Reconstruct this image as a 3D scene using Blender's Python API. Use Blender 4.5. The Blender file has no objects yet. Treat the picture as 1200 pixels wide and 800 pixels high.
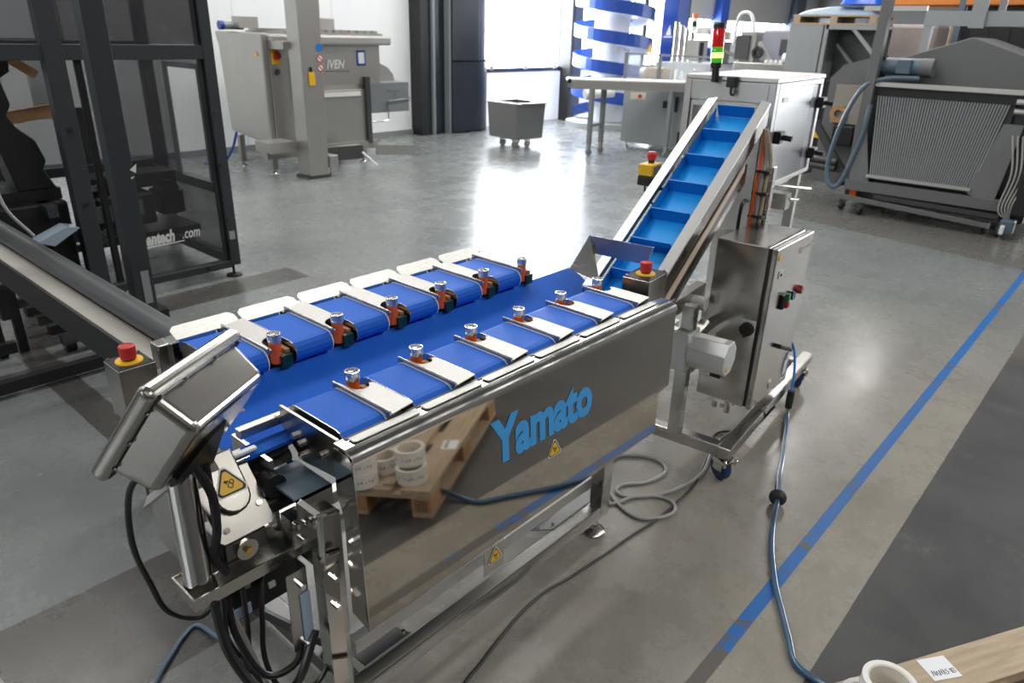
import bpy, bmesh, math, random
from mathutils import Vector, Matrix
random.seed(7)
PI = math.pi
SC = bpy.context.scene
COL = SC.collection
V = Vector

# ------------------------------------------------------------------ camera
cd = bpy.data.cameras.new('camera'); cam = bpy.data.objects.new('camera', cd); COL.objects.link(cam)
cd.sensor_width = 36; cd.lens = 25.2; cd.clip_start = .05; cd.clip_end = 200
cd.dof.use_dof = True; cd.dof.focus_distance = 2.35; cd.dof.aperture_fstop = 4.0
cam.matrix_world = Matrix(((.666735, .279418, -.690935, 0), (-.744836, .282343, -.604567, 0), (.026153, .917719, .396368, 2.0), (0, 0, 0, 1)))
SC.camera = cam

# ------------------------------------------------------------------ world, light, exposure
W = bpy.data.worlds.new('world'); SC.world = W; W.use_nodes = True
bgn = W.node_tree.nodes['Background']; bgn.inputs[0].default_value = (.75, .87, 1, 1); bgn.inputs[1].default_value = .6
SC.view_settings.view_transform = 'Standard'; SC.view_settings.look = 'None'
SC.view_settings.gamma = 1; SC.view_settings.use_curve_mapping = False
SC.view_settings.exposure = 0.6
SC.cycles.max_bounces = 8; SC.cycles.glossy_bounces = 5; SC.cycles.diffuse_bounces = 4
SC.cycles.transparent_max_bounces = 12; SC.cycles.caustics_reflective = False; SC.cycles.caustics_refractive = False
SC.cycles.sample_clamp_indirect = 6
WINDOW_GLOW = 17

def area(name, loc, sx, sy, power, color=(1, 1, 1), rot=(0, 0, 0)):
    l = bpy.data.lights.new(name, 'AREA'); l.shape = 'RECTANGLE'; l.size = sx; l.size_y = sy
    l.energy = power; l.color = color
    o = bpy.data.objects.new(name, l); COL.objects.link(o); o.location = loc; o.rotation_euler = rot
    return o
# ceiling luminaires of the hall, in rows
for i, x in enumerate((-4, .6, 5, 9.6, 14.5, 21)):
    for j, y in enumerate((-4, 4.8, 9.2)):
        area('ceiling_lamp', (x, y, 6.8), 3.6, .8, (135, 105, 130)[j]*(.3, .75, 1, 1, 1, 1)[i], (1, .98, .94))

# ------------------------------------------------------------------ material helpers
def nt(m):
    m.use_nodes = True
    return m.node_tree, m.node_tree.nodes['Principled BSDF']
def mat(name, col, rough=.5, metal=0, emit=None, es=0, trans=0, alpha=1, coat=0, var=0, vs=8, bump=0, bs=200, stretch=None, spec=None, ior=None, rvar=0):
    m = bpy.data.materials.new(name); t, p = nt(m)
    p.inputs['Base Color'].default_value = (*col, 1); p.inputs['Roughness'].default_value = rough
    p.inputs['Metallic'].default_value = metal
    if emit: p.inputs['Emission Color'].default_value = (*emit, 1); p.inputs['Emission Strength'].default_value = es
    if trans: p.inputs['Transmission Weight'].default_value = trans
    if alpha < 1: p.inputs['Alpha'].default_value = alpha
    if coat: p.inputs['Coat Weight'].default_value = coat; p.inputs['Coat Roughness'].default_value = .1
    if spec is not None: p.inputs['Specular IOR Level'].default_value = spec
    if ior: p.inputs['IOR'].default_value = ior
    if var or bump or rvar:
        tc = t.nodes.new('ShaderNodeTexCoord'); mp = t.nodes.new('ShaderNodeMapping')
        t.links.new(tc.outputs['Object'], mp.inputs[0])
        if stretch: mp.inputs['Scale'].default_value = stretch
    if var or rvar:
        n = t.nodes.new('ShaderNodeTexNoise'); n.inputs['Scale'].default_value = vs; n.inputs['Detail'].default_value = 5
        t.links.new(mp.outputs[0], n.inputs['Vector'])
    if var:
        mx = t.nodes.new('ShaderNodeMix'); mx.data_type = 'RGBA'
        mx.inputs['A'].default_value = (*[c*(1-var) for c in col], 1); mx.inputs['B'].default_value = (*[min(1, c*(1+var)) for c in col], 1)
        t.links.new(n.outputs['Fac'], mx.inputs['Factor']); t.links.new(mx.outputs['Result'], p.inputs['Base Color'])
    if rvar:
        mr = t.nodes.new('ShaderNodeMapRange'); mr.inputs['From Min'].default_value = .3; mr.inputs['From Max'].default_value = .7
        mr.inputs['To Min'].default_value = max(.02, rough-rvar); mr.inputs['To Max'].default_value = rough+rvar
        t.links.new(n.outputs['Fac'], mr.inputs['Value']); t.links.new(mr.outputs[0], p.inputs['Roughness'])
    if bump:
        n2 = t.nodes.new('ShaderNodeTexNoise'); n2.inputs['Scale'].default_value = bs; n2.inputs['Detail'].default_value = 2
        t.links.new(mp.outputs[0], n2.inputs['Vector'])
        b = t.nodes.new('ShaderNodeBump'); b.inputs['Strength'].default_value = bump; b.inputs['Distance'].default_value = .002
        t.links.new(n2.outputs['Fac'], b.inputs['Height']); t.links.new(b.outputs[0], p.inputs['Normal'])
    return m

M = {}
M['steel'] = mat('brushed_stainless', (.50, .485, .46), .25, 1, rvar=.03, vs=5, stretch=(1, 1, 14))
M['steelv'] = mat('brushed_stainless_cabinet', (.47, .45, .42), .22, 1, rvar=.02, vs=6, stretch=(1, 1, 20))
M['satin'] = mat('satin_stainless', (.50, .495, .475), .45, .7, var=.06, vs=30)
M['dull'] = mat('dull_stainless', (.50, .49, .47), .42, 1, var=.08, vs=3)
M['coverm'] = mat('cover_stainless', (.21, .20, .185), .30, 1, rvar=.04, vs=8)
M['mirror'] = mat('polished_stainless', (.52, .485, .44), .035, 1, rvar=.015, vs=3)
M['bright'] = mat('bright_stainless', (.66, .65, .63), .13, 1, rvar=.05, vs=9)
M['capm'] = mat('turned_steel', (.74, .74, .73), .22, .85)
M['chrome'] = mat('chrome', (.75, .75, .74), .06, 1)
M['mottle'] = mat('grained_stainless', (.46, .46, .44), .40, .72, var=.30, vs=45, stretch=(1, 2.5, 1))
M['darksteel'] = mat('dark_steel', (.16, .16, .16), .35, 1)  # one even dark tone for steel parts
M['alu'] = mat('cast_aluminium', (.72, .73, .74), .42, .75)
M['blue'] = mat('royal_blue_belt', (.010, .115, .56), .6, spec=.25, bump=.12, bs=900, var=.07, vs=6)
M['cyan'] = mat('bright_blue_belt', (.008, .33, .86), .5, spec=.35, bump=.1, bs=700, var=.05, vs=9)
M['cyandark'] = mat('belt_side_blue', (.004, .19, .60), .45)
M['railm'] = mat('bright_rail_steel', (.80, .80, .79), .34, .55)
M['dgrey'] = mat('dark_grey_paint', (.135, .14, .142), .5, var=.1, vs=3)
M['dgrey2'] = mat('deep_grey_paint', (.045, .047, .05), .5)
M['white'] = mat('white_plastic', (.82, .82, .80), .4)
M['black'] = mat('black_plastic', (.012, .012, .013), .4)
M['rubber'] = mat('black_rubber', (.016, .016, .017), .6)
M['green'] = mat('green_plastic', (.003, .035, .022), .4)
M['orange'] = mat('orange_plastic', (.80, .12, .008), .3, coat=.4)
M['red'] = mat('red_button', (.50, .030, .028), .42)
M['yellow'] = mat('signal_yellow', (.85, .50, .015), .45)
M['anth'] = mat('anthracite_paint', (.030, .036, .040), .45)
M['dark'] = mat('black_paint', (.010, .010, .011), .5)
M['navy'] = mat('navy_curtain', (.008, .011, .022), .35, var=.2, vs=1.5)
M['navy2'] = mat('navy_frame', (.025, .04, .07), .4)
M['wallw'] = mat('white_wall', (.78, .80, .82), .6, var=.04, vs=.8)
M['panelw'] = mat('white_lower_panel', (.80, .82, .82), .5, emit=(.95, .98, 1), es=.30)  # slight emission added to brighten the panels, which are no lamps
M['ceil'] = mat('hall_ceiling', (.16, .16, .16), .8)
M['hallgrey'] = mat('hall_grey_wall', (.14, .14, .14), .8)
M['gpaint'] = mat('grey_machine_paint', (.30, .32, .33), .5, var=.08, vs=2)
M['gpaint2'] = mat('mid_grey_paint', (.20, .22, .23), .5, var=.1, vs=3)
M['bluegrey'] = mat('blue_grey_paint', (.085, .13, .17), .42)
M['spiral'] = mat('cobalt_paint', (.012, .055, .30), .35)
M['poly'] = mat('milky_polycarbonate', (.78, .80, .82), .3, alpha=.8)
M['wood'] = mat('pallet_wood', (.43, .34, .24), .8, var=.42, vs=6, stretch=(1, 9, 9), bump=.5, bs=60)
M['woodb'] = mat('pallet_block_wood', (.42, .24, .12), .8, var=.3, vs=30)
M['paper'] = mat('paper', (.80, .83, .86), .7)
M['tape'] = mat('tape_roll_white', (.78, .77, .75), .35, coat=.4)
M['tapecore'] = mat('tape_core_paper', (.66, .62, .55), .7)
M['ink'] = mat('ink', (.02, .02, .025), .6)
M['logo'] = mat('light_blue_vinyl', (.055, .36, .80), .4)
M['logow'] = mat('white_vinyl', (.80, .80, .80), .5)
M['hose'] = mat('blue_hose', (.018, .075, .15), .3, coat=.4)
M['tubeb'] = mat('bright_blue_tube', (.02, .22, .70), .3)
M['cabgrey'] = mat('grey_cable', (.34, .34, .33), .5)
M['cabblue'] = mat('blue_grey_cable', (.11, .17, .26), .45)
M['cablack'] = mat('black_cable', (.010, .010, .011), .38)
M['brass'] = mat('brass', (.75, .50, .18), .25, 1)
M['bluewheel'] = mat('blue_wheel_rubber', (.012, .035, .12), .45)
M['beige'] = mat('beige_guide_strip', (.68, .56, .43), .45)
M['lred'] = mat('red_signal_lens', (.60, .01, .01), .15, emit=(1, .02, .02), es=.08, coat=.5)
M['lgreen'] = mat('green_signal_lens', (.05, .45, .02), .2, emit=(.2, 1, .05), es=.12, coat=.5)
M['lglow'] = mat('green_lamp_glow', (.6, .8, .1), .3, emit=(.85, 1, .25), es=1.0)
M['tint'] = mat('smoked_polycarbonate', (.045, .042, .05), .08, alpha=.52)
M['tint2'] = mat('light_smoked_polycarbonate', (.05, .05, .056), .06, alpha=.28)
M['glass'] = mat('clear_guard', (.7, .74, .76), .05, alpha=.22)
M['orangesteel'] = mat('rack_orange', (.62, .20, .03), .5)
M['carton'] = mat('cardboard', (.42, .27, .15), .8, var=.15, vs=4)
M['screen'] = mat('dark_glass', (.01, .012, .015), .05)
M['film'] = mat('clear_film_wrap', (.38, .47, .56), .2, coat=.6)
M['filmblue'] = mat('blue_film', (.01, .10, .55), .3)
M['label'] = mat('pale_blue_label', (.45, .58, .72), .5)
M['lamp'] = mat('daylight_pane', (.9, .95, 1), .3, emit=(.93, .97, 1), es=WINDOW_GLOW)
M['pink'] = mat('tinted_cover', (.35, .35, .42), .25)

# ------------------------------------------------------------------ geometry helpers
def rz(a): return Matrix.Rotation(math.radians(a), 4, 'Z')
def frame(o, x, y, z=None):
    x = V(x).normalized(); y = V(y); y = (y - x*y.dot(x)).normalized(); z = x.cross(y)
    m = Matrix.Identity(4)
    for i in range(3): m[i][0], m[i][1], m[i][2], m[i][3] = x[i], y[i], z[i], o[i]
    return m
class B:
    def __init__(s, T=None): s.bm = bmesh.new(); s.T = T or Matrix.Identity(4); s.mi = 0
    def fv(s, vs, faces, smooth=False):
        bv = [s.bm.verts.new(s.T @ V(v)) for v in vs]
        for f in faces:
            try: F = s.bm.faces.new([bv[i] for i in f]); F.material_index = s.mi; F.smooth = smooth
            except ValueError: pass
        return s
    def box(s, x0, x1, y0, y1, z0, z1, X=None):
        vs = [V((x, y, z)) for z in (z0, z1) for y in (y0, y1) for x in (x0, x1)]
        if X: vs = [X @ v for v in vs]
        return s.fv(vs, [(0, 2, 3, 1), (4, 5, 7, 6), (0, 1, 5, 4), (2, 6, 7, 3), (0, 4, 6, 2), (1, 3, 7, 5)])
    def beam(s, p, q, w, h, up=(0, 0, 1)):
        p, q = V(p), V(q); d = (q-p); L = d.length; X = frame(p, d, V(up).cross(d))
        return s.box(0, L, -w/2, w/2, -h/2, h/2, X)
    def prism(s, pts, vec):
        n = len(pts); vec = V(vec); a = [V(p) for p in pts]; b = [p+vec for p in a]
        fs = [tuple(range(n))[::-1], tuple(range(n, 2*n))] + [(i, (i+1) % n, n+(i+1) % n, n+i) for i in range(n)]
        return s.fv(a+b, fs)
    def cyl(s, p, q, r, r2=None, n=16, caps=True):
        p, q = V(p), V(q); r2 = r if r2 is None else r2; d = q-p
        u = d.orthogonal().normalized(); w = d.normalized().cross(u); vs = []
        for c, rr in ((p, r), (q, r2)):
            vs += [c+(u*math.cos(2*PI*i/n)+w*math.sin(2*PI*i/n))*rr for i in range(n)]
        s.fv(vs, [(i, (i+1) % n, n+(i+1) % n, n+i) for i in range(n)], True)
        if caps:
            if r > 1e-5: s.fv(vs[:n], [tuple(range(n))[::-1]])
            if r2 > 1e-5: s.fv(vs[n:], [tuple(range(n))])
        return s
    def lathe(s, o, ax, prof, n=20):
        o = V(o); ax = V(ax).normalized(); u = ax.orthogonal().normalized(); w = ax.cross(u); vs = []
        for r, z in prof:
            vs += [o+ax*z+(u*math.cos(2*PI*i/n)+w*math.sin(2*PI*i/n))*max(r, 1e-5) for i in range(n)]
        fs = []
        for k in range(len(prof)-1):
            fs += [(k*n+i, k*n+(i+1) % n, (k+1)*n+(i+1) % n, (k+1)*n+i) for i in range(n)]
        return s.fv(vs, fs, True)
    def tube(s, pts, r, n=8, sub=6):
        pts = [V(p) for p in pts]
        if sub > 1 and len(pts) > 2:
            out = []; P = [pts[0]*2-pts[1]]+pts+[pts[-1]*2-pts[-2]]
            for i in range(1, len(P)-2):
                a, b, c, d = P[i-1], P[i], P[i+1], P[i+2]
                for k in range(sub):
                    t = k/sub
                    out.append(.5*((2*b)+(c-a)*t+(2*a-5*b+4*c-d)*t*t+(3*b-a-3*c+d)*t**3))
            out.append(pts[-1]); pts = out
        vs = []; u = None
        for i, p in enumerate(pts):
            d = (pts[min(i+1, len(pts)-1)]-pts[max(i-1, 0)]).normalized()
            u = d.orthogonal().normalized() if u is None else (u-d*u.dot(d)).normalized()
            w = d.cross(u)
            vs += [p+(u*math.cos(2*PI*k/n)+w*math.sin(2*PI*k/n))*r for k in range(n)]
        m = len(pts); fs = []
        for i in range(m-1): fs += [(i*n+k, i*n+(k+1) % n, (i+1)*n+(k+1) % n, (i+1)*n+k) for k in range(n)]
        s.fv(vs, fs, True); s.fv(vs[:n], [tuple(range(n))[::-1]]); s.fv(vs[-n:], [tuple(range(n))])
        return s
    def make(s, name, m, parent=None, bevel=0, loc=None, kind=None, seg=2):
        bm = s.bm; bmesh.ops.recalc_face_normals(bm, faces=bm.faces)
        if parent is not None:
            bm.transform(wm(parent).inverted())
            L = None
        else:
            L = V(loc) if loc is not None else V((0, 0, 0)); bm.transform(Matrix.Translation(-L))
        me = bpy.data.meshes.new(name); bm.to_mesh(me); bm.free()
        for k in (m if isinstance(m, (list, tuple)) else [m]): me.materials.append(M[k] if isinstance(k, str) else k)
        if any(p.use_smooth for p in me.polygons): me.set_sharp_from_angle(angle=math.radians(38))
        o = bpy.data.objects.new(name, me); COL.objects.link(o)
        if parent is not None: o.parent = parent
        else: o.location = L
        WM[o.name] = (wm(parent) if parent is not None else Matrix.Translation(L))
        if bevel:
            b = o.modifiers.new('bevel', 'BEVEL'); b.width = bevel; b.segments = seg; b.limit_method = 'ANGLE'; b.angle_limit = math.radians(40)
        if kind: o['kind'] = kind
        return o
WM = {}
def wm(o): return WM[o.name]
def tag(o, label, cat, group=None):
    o['label'] = label; o['category'] = cat
    if group: o['group'] = group
    return o
def thing(name, label, cat, loc=(0, 0, 0), rot=0, group=None):
    o = bpy.data.objects.new(name, None); COL.objects.link(o); o.empty_display_size = .1
    o.location = loc; o.rotation_euler = (0, 0, math.radians(rot))
    WM[o.name] = Matrix.Translation(V(loc)) @ rz(rot)
    return tag(o, label, cat, group)
def struct(o): o['kind'] = 'structure'; return o
def dup(o, d, parent=None):
    c = o.copy(); COL.objects.link(c)
    if parent is not None: c.parent = parent
    c.location = V(o.location)+V(d); WM[c.name] = Matrix.Translation(V(d)) @ wm(o)
    for ch in o.children:
        k = ch.copy(); COL.objects.link(k); k.parent = c; WM[k.name] = WM[c.name]
    return c
def textmesh(body, size, X, depth=.001, shear=0, bold=0, sx=1, space=1):
    """text as mesh, X = frame with x along the line and z out of the face; returns a builder"""
    cu = bpy.data.curves.new('lettering', 'FONT'); cu.body = body; cu.size = size; cu.extrude = depth/2
    cu.shear = shear; cu.offset = bold; cu.space_character = space; cu.resolution_u = 3
    o = bpy.data.objects.new('lettering', cu); COL.objects.link(o)
    dg = bpy.context.evaluated_depsgraph_get(); me = bpy.data.meshes.new_from_object(o.evaluated_get(dg))
    bpy.data.objects.remove(o); b = B(); b.bm.from_mesh(me); bpy.data.meshes.remove(me)
    b.bm.transform(X @ Matrix.Diagonal((sx, 1, 1, 1)))
    return b
def xrow(c, up, right, n=3):  # frame at c
    return frame(c, right, up)

# ------------------------------------------------------------------ floor material (painted concrete with worn strips)
def floor_material():
    m = bpy.data.materials.new('painted_concrete'); t, p = nt(m); N = t.nodes; Lk = t.links
    g = N.new('ShaderNodeNewGeometry'); sx = N.new('ShaderNodeSeparateXYZ'); Lk.new(g.outputs['Position'], sx.inputs[0])
    X, Y = sx.outputs[0], sx.outputs[1]
    def setv(sock, v):
        if isinstance(v, (int, float)): sock.default_value = v
        else: Lk.new(v, sock)
    def ma(op, a, b=0.0, c=None):
        n = N.new('ShaderNodeMath'); n.operation = op; setv(n.inputs[0], a); setv(n.inputs[1], b)
        if c is not None: setv(n.inputs[2], c)
        return n.outputs[0]
    def noise(scale, detail=4, rough=.55, vec=None):
        n = N.new('ShaderNodeTexNoise'); n.inputs['Scale'].default_value = scale; n.inputs['Detail'].default_value = detail
        n.inputs['Roughness'].default_value = rough; Lk.new(vec or g.outputs['Position'], n.inputs['Vector']); return n.outputs['Fac']
    def ramp(v, a, b):
        n = N.new('ShaderNodeMapRange'); n.interpolation_type = 'SMOOTHSTEP'; setv(n.inputs['Value'], v)
        n.inputs['From Min'].default_value = a; n.inputs['From Max'].default_value = b; return n.outputs[0]
    def mix(f, a, b):
        n = N.new('ShaderNodeMix'); n.data_type = 'RGBA'; setv(n.inputs['Factor'], f)
        for s, v in (('A', a), ('B', b)):
            if isinstance(v, tuple): n.inputs[s].default_value = (*v, 1)
            else: Lk.new(v, n.inputs[s])
        return n.outputs['Result']
    n1 = noise(.9, 6, .6); n2 = noise(6, 6, .65); n3 = noise(60, 3, .6); n4 = noise(2.3, 8, .7)
    e = ma('MULTIPLY', ma('SUBTRACT', n2, .5), .02)                      # a slightly ragged paint edge
    Xe, Ye = ma('ADD', X, e), ma('ADD', Y, e)
    def box(x0, x1, y0, y1):
        a = ma('MULTIPLY', ma('GREATER_THAN', Xe, x0), ma('LESS_THAN', Xe, x1))
        b = ma('MULTIPLY', ma('GREATER_THAN', Ye, y0), ma('LESS_THAN', Ye, y1)); return ma('MULTIPLY', a, b)
    grey = mix(ramp(n1, .3, .7), (.150, .163, .165), (.195, .206, .204))
    beige = mix(ramp(n4, .15, .9), (.245, .226, .190), (.335, .315, .275))
    warm = ma('MULTIPLY', ramp(Y, 2.6, 1.0), ramp(X, 7.5, 3.5))
    warm = ma('MULTIPLY', warm, ramp(X, .2, 1.4))
    c = mix(warm, grey, beige)
    c = mix(ma('MULTIPLY', ramp(n2, .52, .75), .35), c, (.12, .115, .10))  # scuffs
    c = mix(ma('MULTIPLY', ramp(n4, .60, .80), .25), c, (.29, .28, .255))  # worn pale patches
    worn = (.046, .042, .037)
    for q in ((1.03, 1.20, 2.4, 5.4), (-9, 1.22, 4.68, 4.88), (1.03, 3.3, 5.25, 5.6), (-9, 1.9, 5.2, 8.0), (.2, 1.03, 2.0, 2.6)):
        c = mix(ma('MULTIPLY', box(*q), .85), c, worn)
    c = mix(ma('MULTIPLY', ma('MULTIPLY', ma('GREATER_THAN', ma('ADD', Xe, ma('MULTIPLY', Y, -.19)), 8.2), ma('LESS_THAN', Ye, 4.2)), .75), c, (.10, .095, .085))  # darker floor before the rod machine; its shade is painted in as well
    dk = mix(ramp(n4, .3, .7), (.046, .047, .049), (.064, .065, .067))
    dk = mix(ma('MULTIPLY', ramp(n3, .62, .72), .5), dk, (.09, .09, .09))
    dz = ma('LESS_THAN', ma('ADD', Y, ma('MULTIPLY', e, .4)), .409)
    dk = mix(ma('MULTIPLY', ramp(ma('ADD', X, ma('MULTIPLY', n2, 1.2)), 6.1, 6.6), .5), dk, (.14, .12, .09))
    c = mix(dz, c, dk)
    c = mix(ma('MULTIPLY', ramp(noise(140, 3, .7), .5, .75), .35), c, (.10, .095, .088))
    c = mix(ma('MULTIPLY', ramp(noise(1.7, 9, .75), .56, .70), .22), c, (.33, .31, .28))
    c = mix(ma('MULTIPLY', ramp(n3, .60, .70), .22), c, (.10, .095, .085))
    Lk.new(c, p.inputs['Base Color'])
    r = N.new('ShaderNodeMapRange'); Lk.new(n4, r.inputs['Value']); r.inputs['From Min'].default_value = .3; r.inputs['From Max'].default_value = .75
    r.inputs['To Min'].default_value = .20; r.inputs['To Max'].default_value = .36
    Lk.new(ma('ADD', r.outputs[0], ma('MULTIPLY', dz, .18)), p.inputs['Roughness'])
    bp = N.new('ShaderNodeBump'); bp.inputs['Strength'].default_value = .22; bp.inputs['Distance'].default_value = .003
    Lk.new(ma('ADD', noise(3.0, 3), ma('MULTIPLY', n3, .15)), bp.inputs['Height']); Lk.new(bp.outputs[0], p.inputs['Normal'])
    return m
def tape_material():
    m = bpy.data.materials.new('worn_blue_tape'); t, p = nt(m); N = t.nodes; Lk = t.links
    g = N.new('ShaderNodeNewGeometry'); n = N.new('ShaderNodeTexNoise'); n.inputs['Scale'].default_value = 5; n.inputs['Detail'].default_value = 8
    n.inputs['Roughness'].default_value = .7
    Lk.new(g.outputs['Position'], n.inputs['Vector']); sx = N.new('ShaderNodeSeparateXYZ'); Lk.new(g.outputs['Position'], sx.inputs[0])
    mr = N.new('ShaderNodeMapRange'); Lk.new(sx.outputs[0], mr.inputs['Value'])            # the strip is rubbed off at its near end
    mr.inputs['From Min'].default_value = 1.72; mr.inputs['From Max'].default_value = 2.35; mr.inputs['To Min'].default_value = .62; mr.inputs['To Max'].default_value = .40
    s = N.new('ShaderNodeMath'); s.operation = 'SUBTRACT'; Lk.new(n.outputs['Fac'], s.inputs[0]); Lk.new(mr.outputs[0], s.inputs[1])
    k = N.new('ShaderNodeMath'); k.operation = 'MULTIPLY'; k.use_clamp = True; Lk.new(s.outputs[0], k.inputs[0]); k.inputs[1].default_value = 25
    mx = N.new('ShaderNodeMix'); mx.data_type = 'RGBA'; Lk.new(k.outputs[0], mx.inputs['Factor'])
    mx.inputs['A'].default_value = (.105, .098, .085, 1); mx.inputs['B'].default_value = (.012, .125, .40, 1)
    Lk.new(mx.outputs['Result'], p.inputs['Base Color']); p.inputs['Roughness'].default_value = .38
    return m
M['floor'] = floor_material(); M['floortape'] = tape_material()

# ------------------------------------------------------------------ the hall
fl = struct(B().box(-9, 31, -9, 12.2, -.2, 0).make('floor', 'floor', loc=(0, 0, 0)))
B().box(.9, 12, .652, .703, .0005, .0012).make('floor_marking_tape', 'floortape', fl)
struct(B().box(-9.2, 31.2, -9.2, 12.4, 7, 7.2).make('ceiling', 'ceil'))
struct(B().box(-9.2, -9, -9, 12.2, 0, 7).make('wall_left', 'hallgrey'))
struct(B().box(31, 31.2, -9, 12.2, 0, 7).make('wall_right', 'hallgrey'))
struct(B().box(-9, 31, -9.2, -9, 0, 7).make('wall_front', 'hallgrey'))
wr = bpy.data.objects['wall_right']; B().box(30.94, 31, -8.9, -4.0, .3, 4.2).make('daylight_pane', 'lamp', wr)  # unseen daylight opening, added for the bright reflection on the cabinet's side door
wb = struct(B().box(-9, 10.12, 11.75, 11.95, 0, 7).box(12.1, 15, 11.75, 11.95, 4.6, 7).box(15, 31, 11.75, 11.95, 5.2, 7).make('wall_back', 'wallw'))
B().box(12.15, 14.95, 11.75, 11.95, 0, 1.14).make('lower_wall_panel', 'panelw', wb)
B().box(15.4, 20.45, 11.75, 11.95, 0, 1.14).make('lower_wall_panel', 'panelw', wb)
B().box(20.45, 31, 11.75, 11.95, 0, 1.60).make('lower_wall_panel', 'hallgrey', wb)
B().box(20.45, 31, 11.70, 11.95, 2.52, 5.2).make('upper_wall_panel', 'satin', wb)
for i, x in enumerate((-4, 0, 3, 6.4, 8.3)): B().box(x, x+.02, 11.735, 11.75, 0, 7).make('wall_seam_strip', 'wallw', wb)
B().box(-9, 10.1, 11.72, 11.75, 0, .10).make('baseboard_back', 'gpaint2', None).__setitem__('kind', 'structure')
def window(n, x0, x1, z0, z1, bars):
    w = struct(B().box(x0, x1, 11.74, 11.96, z0-.09, z0).box(x0, x1, 11.74, 11.96, z1, z1+.08).make('window_%d' % n, 'navy2'))
    xs = [x0]+bars+[x1]
    for a, b in zip(xs, xs[1:]): B().box(a+.02, b-.02, 11.84, 11.86, z0, z1).make('pane', 'lamp', w)
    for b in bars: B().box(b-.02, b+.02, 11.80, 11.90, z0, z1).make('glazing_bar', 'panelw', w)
    return w
w1 = window(1, 12.15, 14.95, 1.24, 4.5, [13.6])
for x in (12.35, 13.52, 14.6): B().box(x, x+.14, 11.70, 11.74, 1.2, 1.3).make('window_catch', 'dull', w1)
window(2, 15.4, 18.1, 1.24, 5.1, [16.75]); window(3, 18.3, 20.4, 1.24, 5.1, [19.3]); window(4, 20.5, 31, 1.7, 2.5, [24.4, 28])
w5 = struct(B().box(-9.01, -8.93, -.1, 6.1, 3.72, 3.8).box(-9.01, -8.93, -.1, 6.1, 4.5, 4.58).make('window_5', 'navy2'))      # unseen strip in the end wall, added to light the cabinets from this side
for y in (0, 1.5, 3.0, 4.5): B().box(-8.98, -8.96, y+.03, y+1.47, 3.8, 4.5).make('pane', 'lamp', w5)
for i, (x0, x1, c) in enumerate(((14.95, 15.08, 'dark'), (15.08, 15.4, 'navy2'), (18.1, 18.3, 'navy2'), (20.4, 20.55, 'navy2'), (22.5, 23.0, 'spiral'), (28.3, 29.1, 'navy2'))):
    struct(B().box(x0, x1, 11.45, 11.8, 0, 7).make('trim_%d' % (i+1), c))
# navy roll-up door bank between the white wall and the windows
d1 = struct(B().box(10.1, 10.36, 11.42, 11.9, 0, 7).make('door_1', 'dark'))
B().box(10.36, 10.42, 11.36, 11.5, 0, 7).make('guide_rail', 'gpaint2', d1)
B().box(10.42, 10.74, 11.44, 11.9, 0, 7).make('door_jamb', 'navy', d1)
B().box(10.74, 10.80, 11.30, 11.5, 0, 7).make('guide_rail', 'gpaint2', d1)
def curt(z0, z1):
    a = [(10.8+1.3*math.sin(k/10*PI/2) if k else 10.8, 0) for k in range(11)]
    pts = [(10.8, 11.75), (10.8, 11.26), (11.5, 11.22)]+[(11.5+.58*math.sin(k/8*PI/2), 11.22+.53*(1-math.cos(k/8*PI/2))) for k in range(1, 9)]
    return B().prism([(x, y, z0) for x, y in pts], (0, 0, z1-z0))
B().box(10.85, 11.95, 11.4, 11.7, 0, 7).make('door_core', 'dark', d1); curt(0.03, 1.40).make('door_leaf', 'navy', d1); curt(1.44, 7).make('door_leaf', 'navy', d1)

# ------------------------------------------------------------------ the weighing machine in the middle
wg = thing('belt_weigher', 'long stainless belt weigher with two rows of short blue belts and mirror-polished front', 'weighing machine', (1.6, 1.85, 0))
PX, PW, XC = 1.118, .2475, 1.80
# --- frame
def leg(x, y, ztop): return B().box(x-.032, x+.032, y-.032, y+.032, .085, ztop).make('leg', 'steel', wg, .004)
leg(.872, 1.422, .80); leg(2.225, 1.412, .93); leg(.895, 2.365, 1.0); leg(2.225, 2.33, .95)
for y in (1.412, 2.33): B().box(.9, 2.257, y-.03, y+.03, .062, .124).make('base_rail', 'steel', wg, .005)
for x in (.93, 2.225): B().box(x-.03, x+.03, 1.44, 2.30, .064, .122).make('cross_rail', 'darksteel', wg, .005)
for x, y in ((.93, 1.412), (2.18, 1.40), (.93, 2.33), (2.18, 2.33)):
    f = B().lathe((x, y, 0), (0, 0, 1), [(.05, 0), (.052, .006), (.046, .014), (.018, .024), (.016, .034)], 24).cyl((x, y, .03), (x, y, .075), .011, n=10).make('levelling_foot', 'steel', wg)
    B().cyl((x, y, .034), (x, y, .046), .017, n=6).make('lock_nut', 'bright', f)
B().box(.95, 2.2, 1.44, 1.48, .20, .25).make('lower_beam', 'satin', wg, .003)
B().box(1.55, 2.15, 1.62, 1.66, .20, .25).make('lower_beam', 'satin', wg, .003)
# corner gusset plates
for pts in ([(.98, 1.44), (1.17, 1.44), (1.12, 1.60), (.98, 1.60)], [(2.19, 1.44), (1.93, 1.44), (1.86, 1.50), (1.95, 1.62), (2.19, 1.62)]):
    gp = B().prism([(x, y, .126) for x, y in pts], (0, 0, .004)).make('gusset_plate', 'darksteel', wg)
    for x, y in pts[1:4]: B().cyl((x-.015 if x > pts[0][0] else x+.03, y+(.02 if y < 1.5 else -.02), .13), (x-.015 if x > pts[0][0] else x+.03, y+(.02 if y < 1.5 else -.02), .137), .006, n=8).make('bolt', 'chrome', gp)
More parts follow.
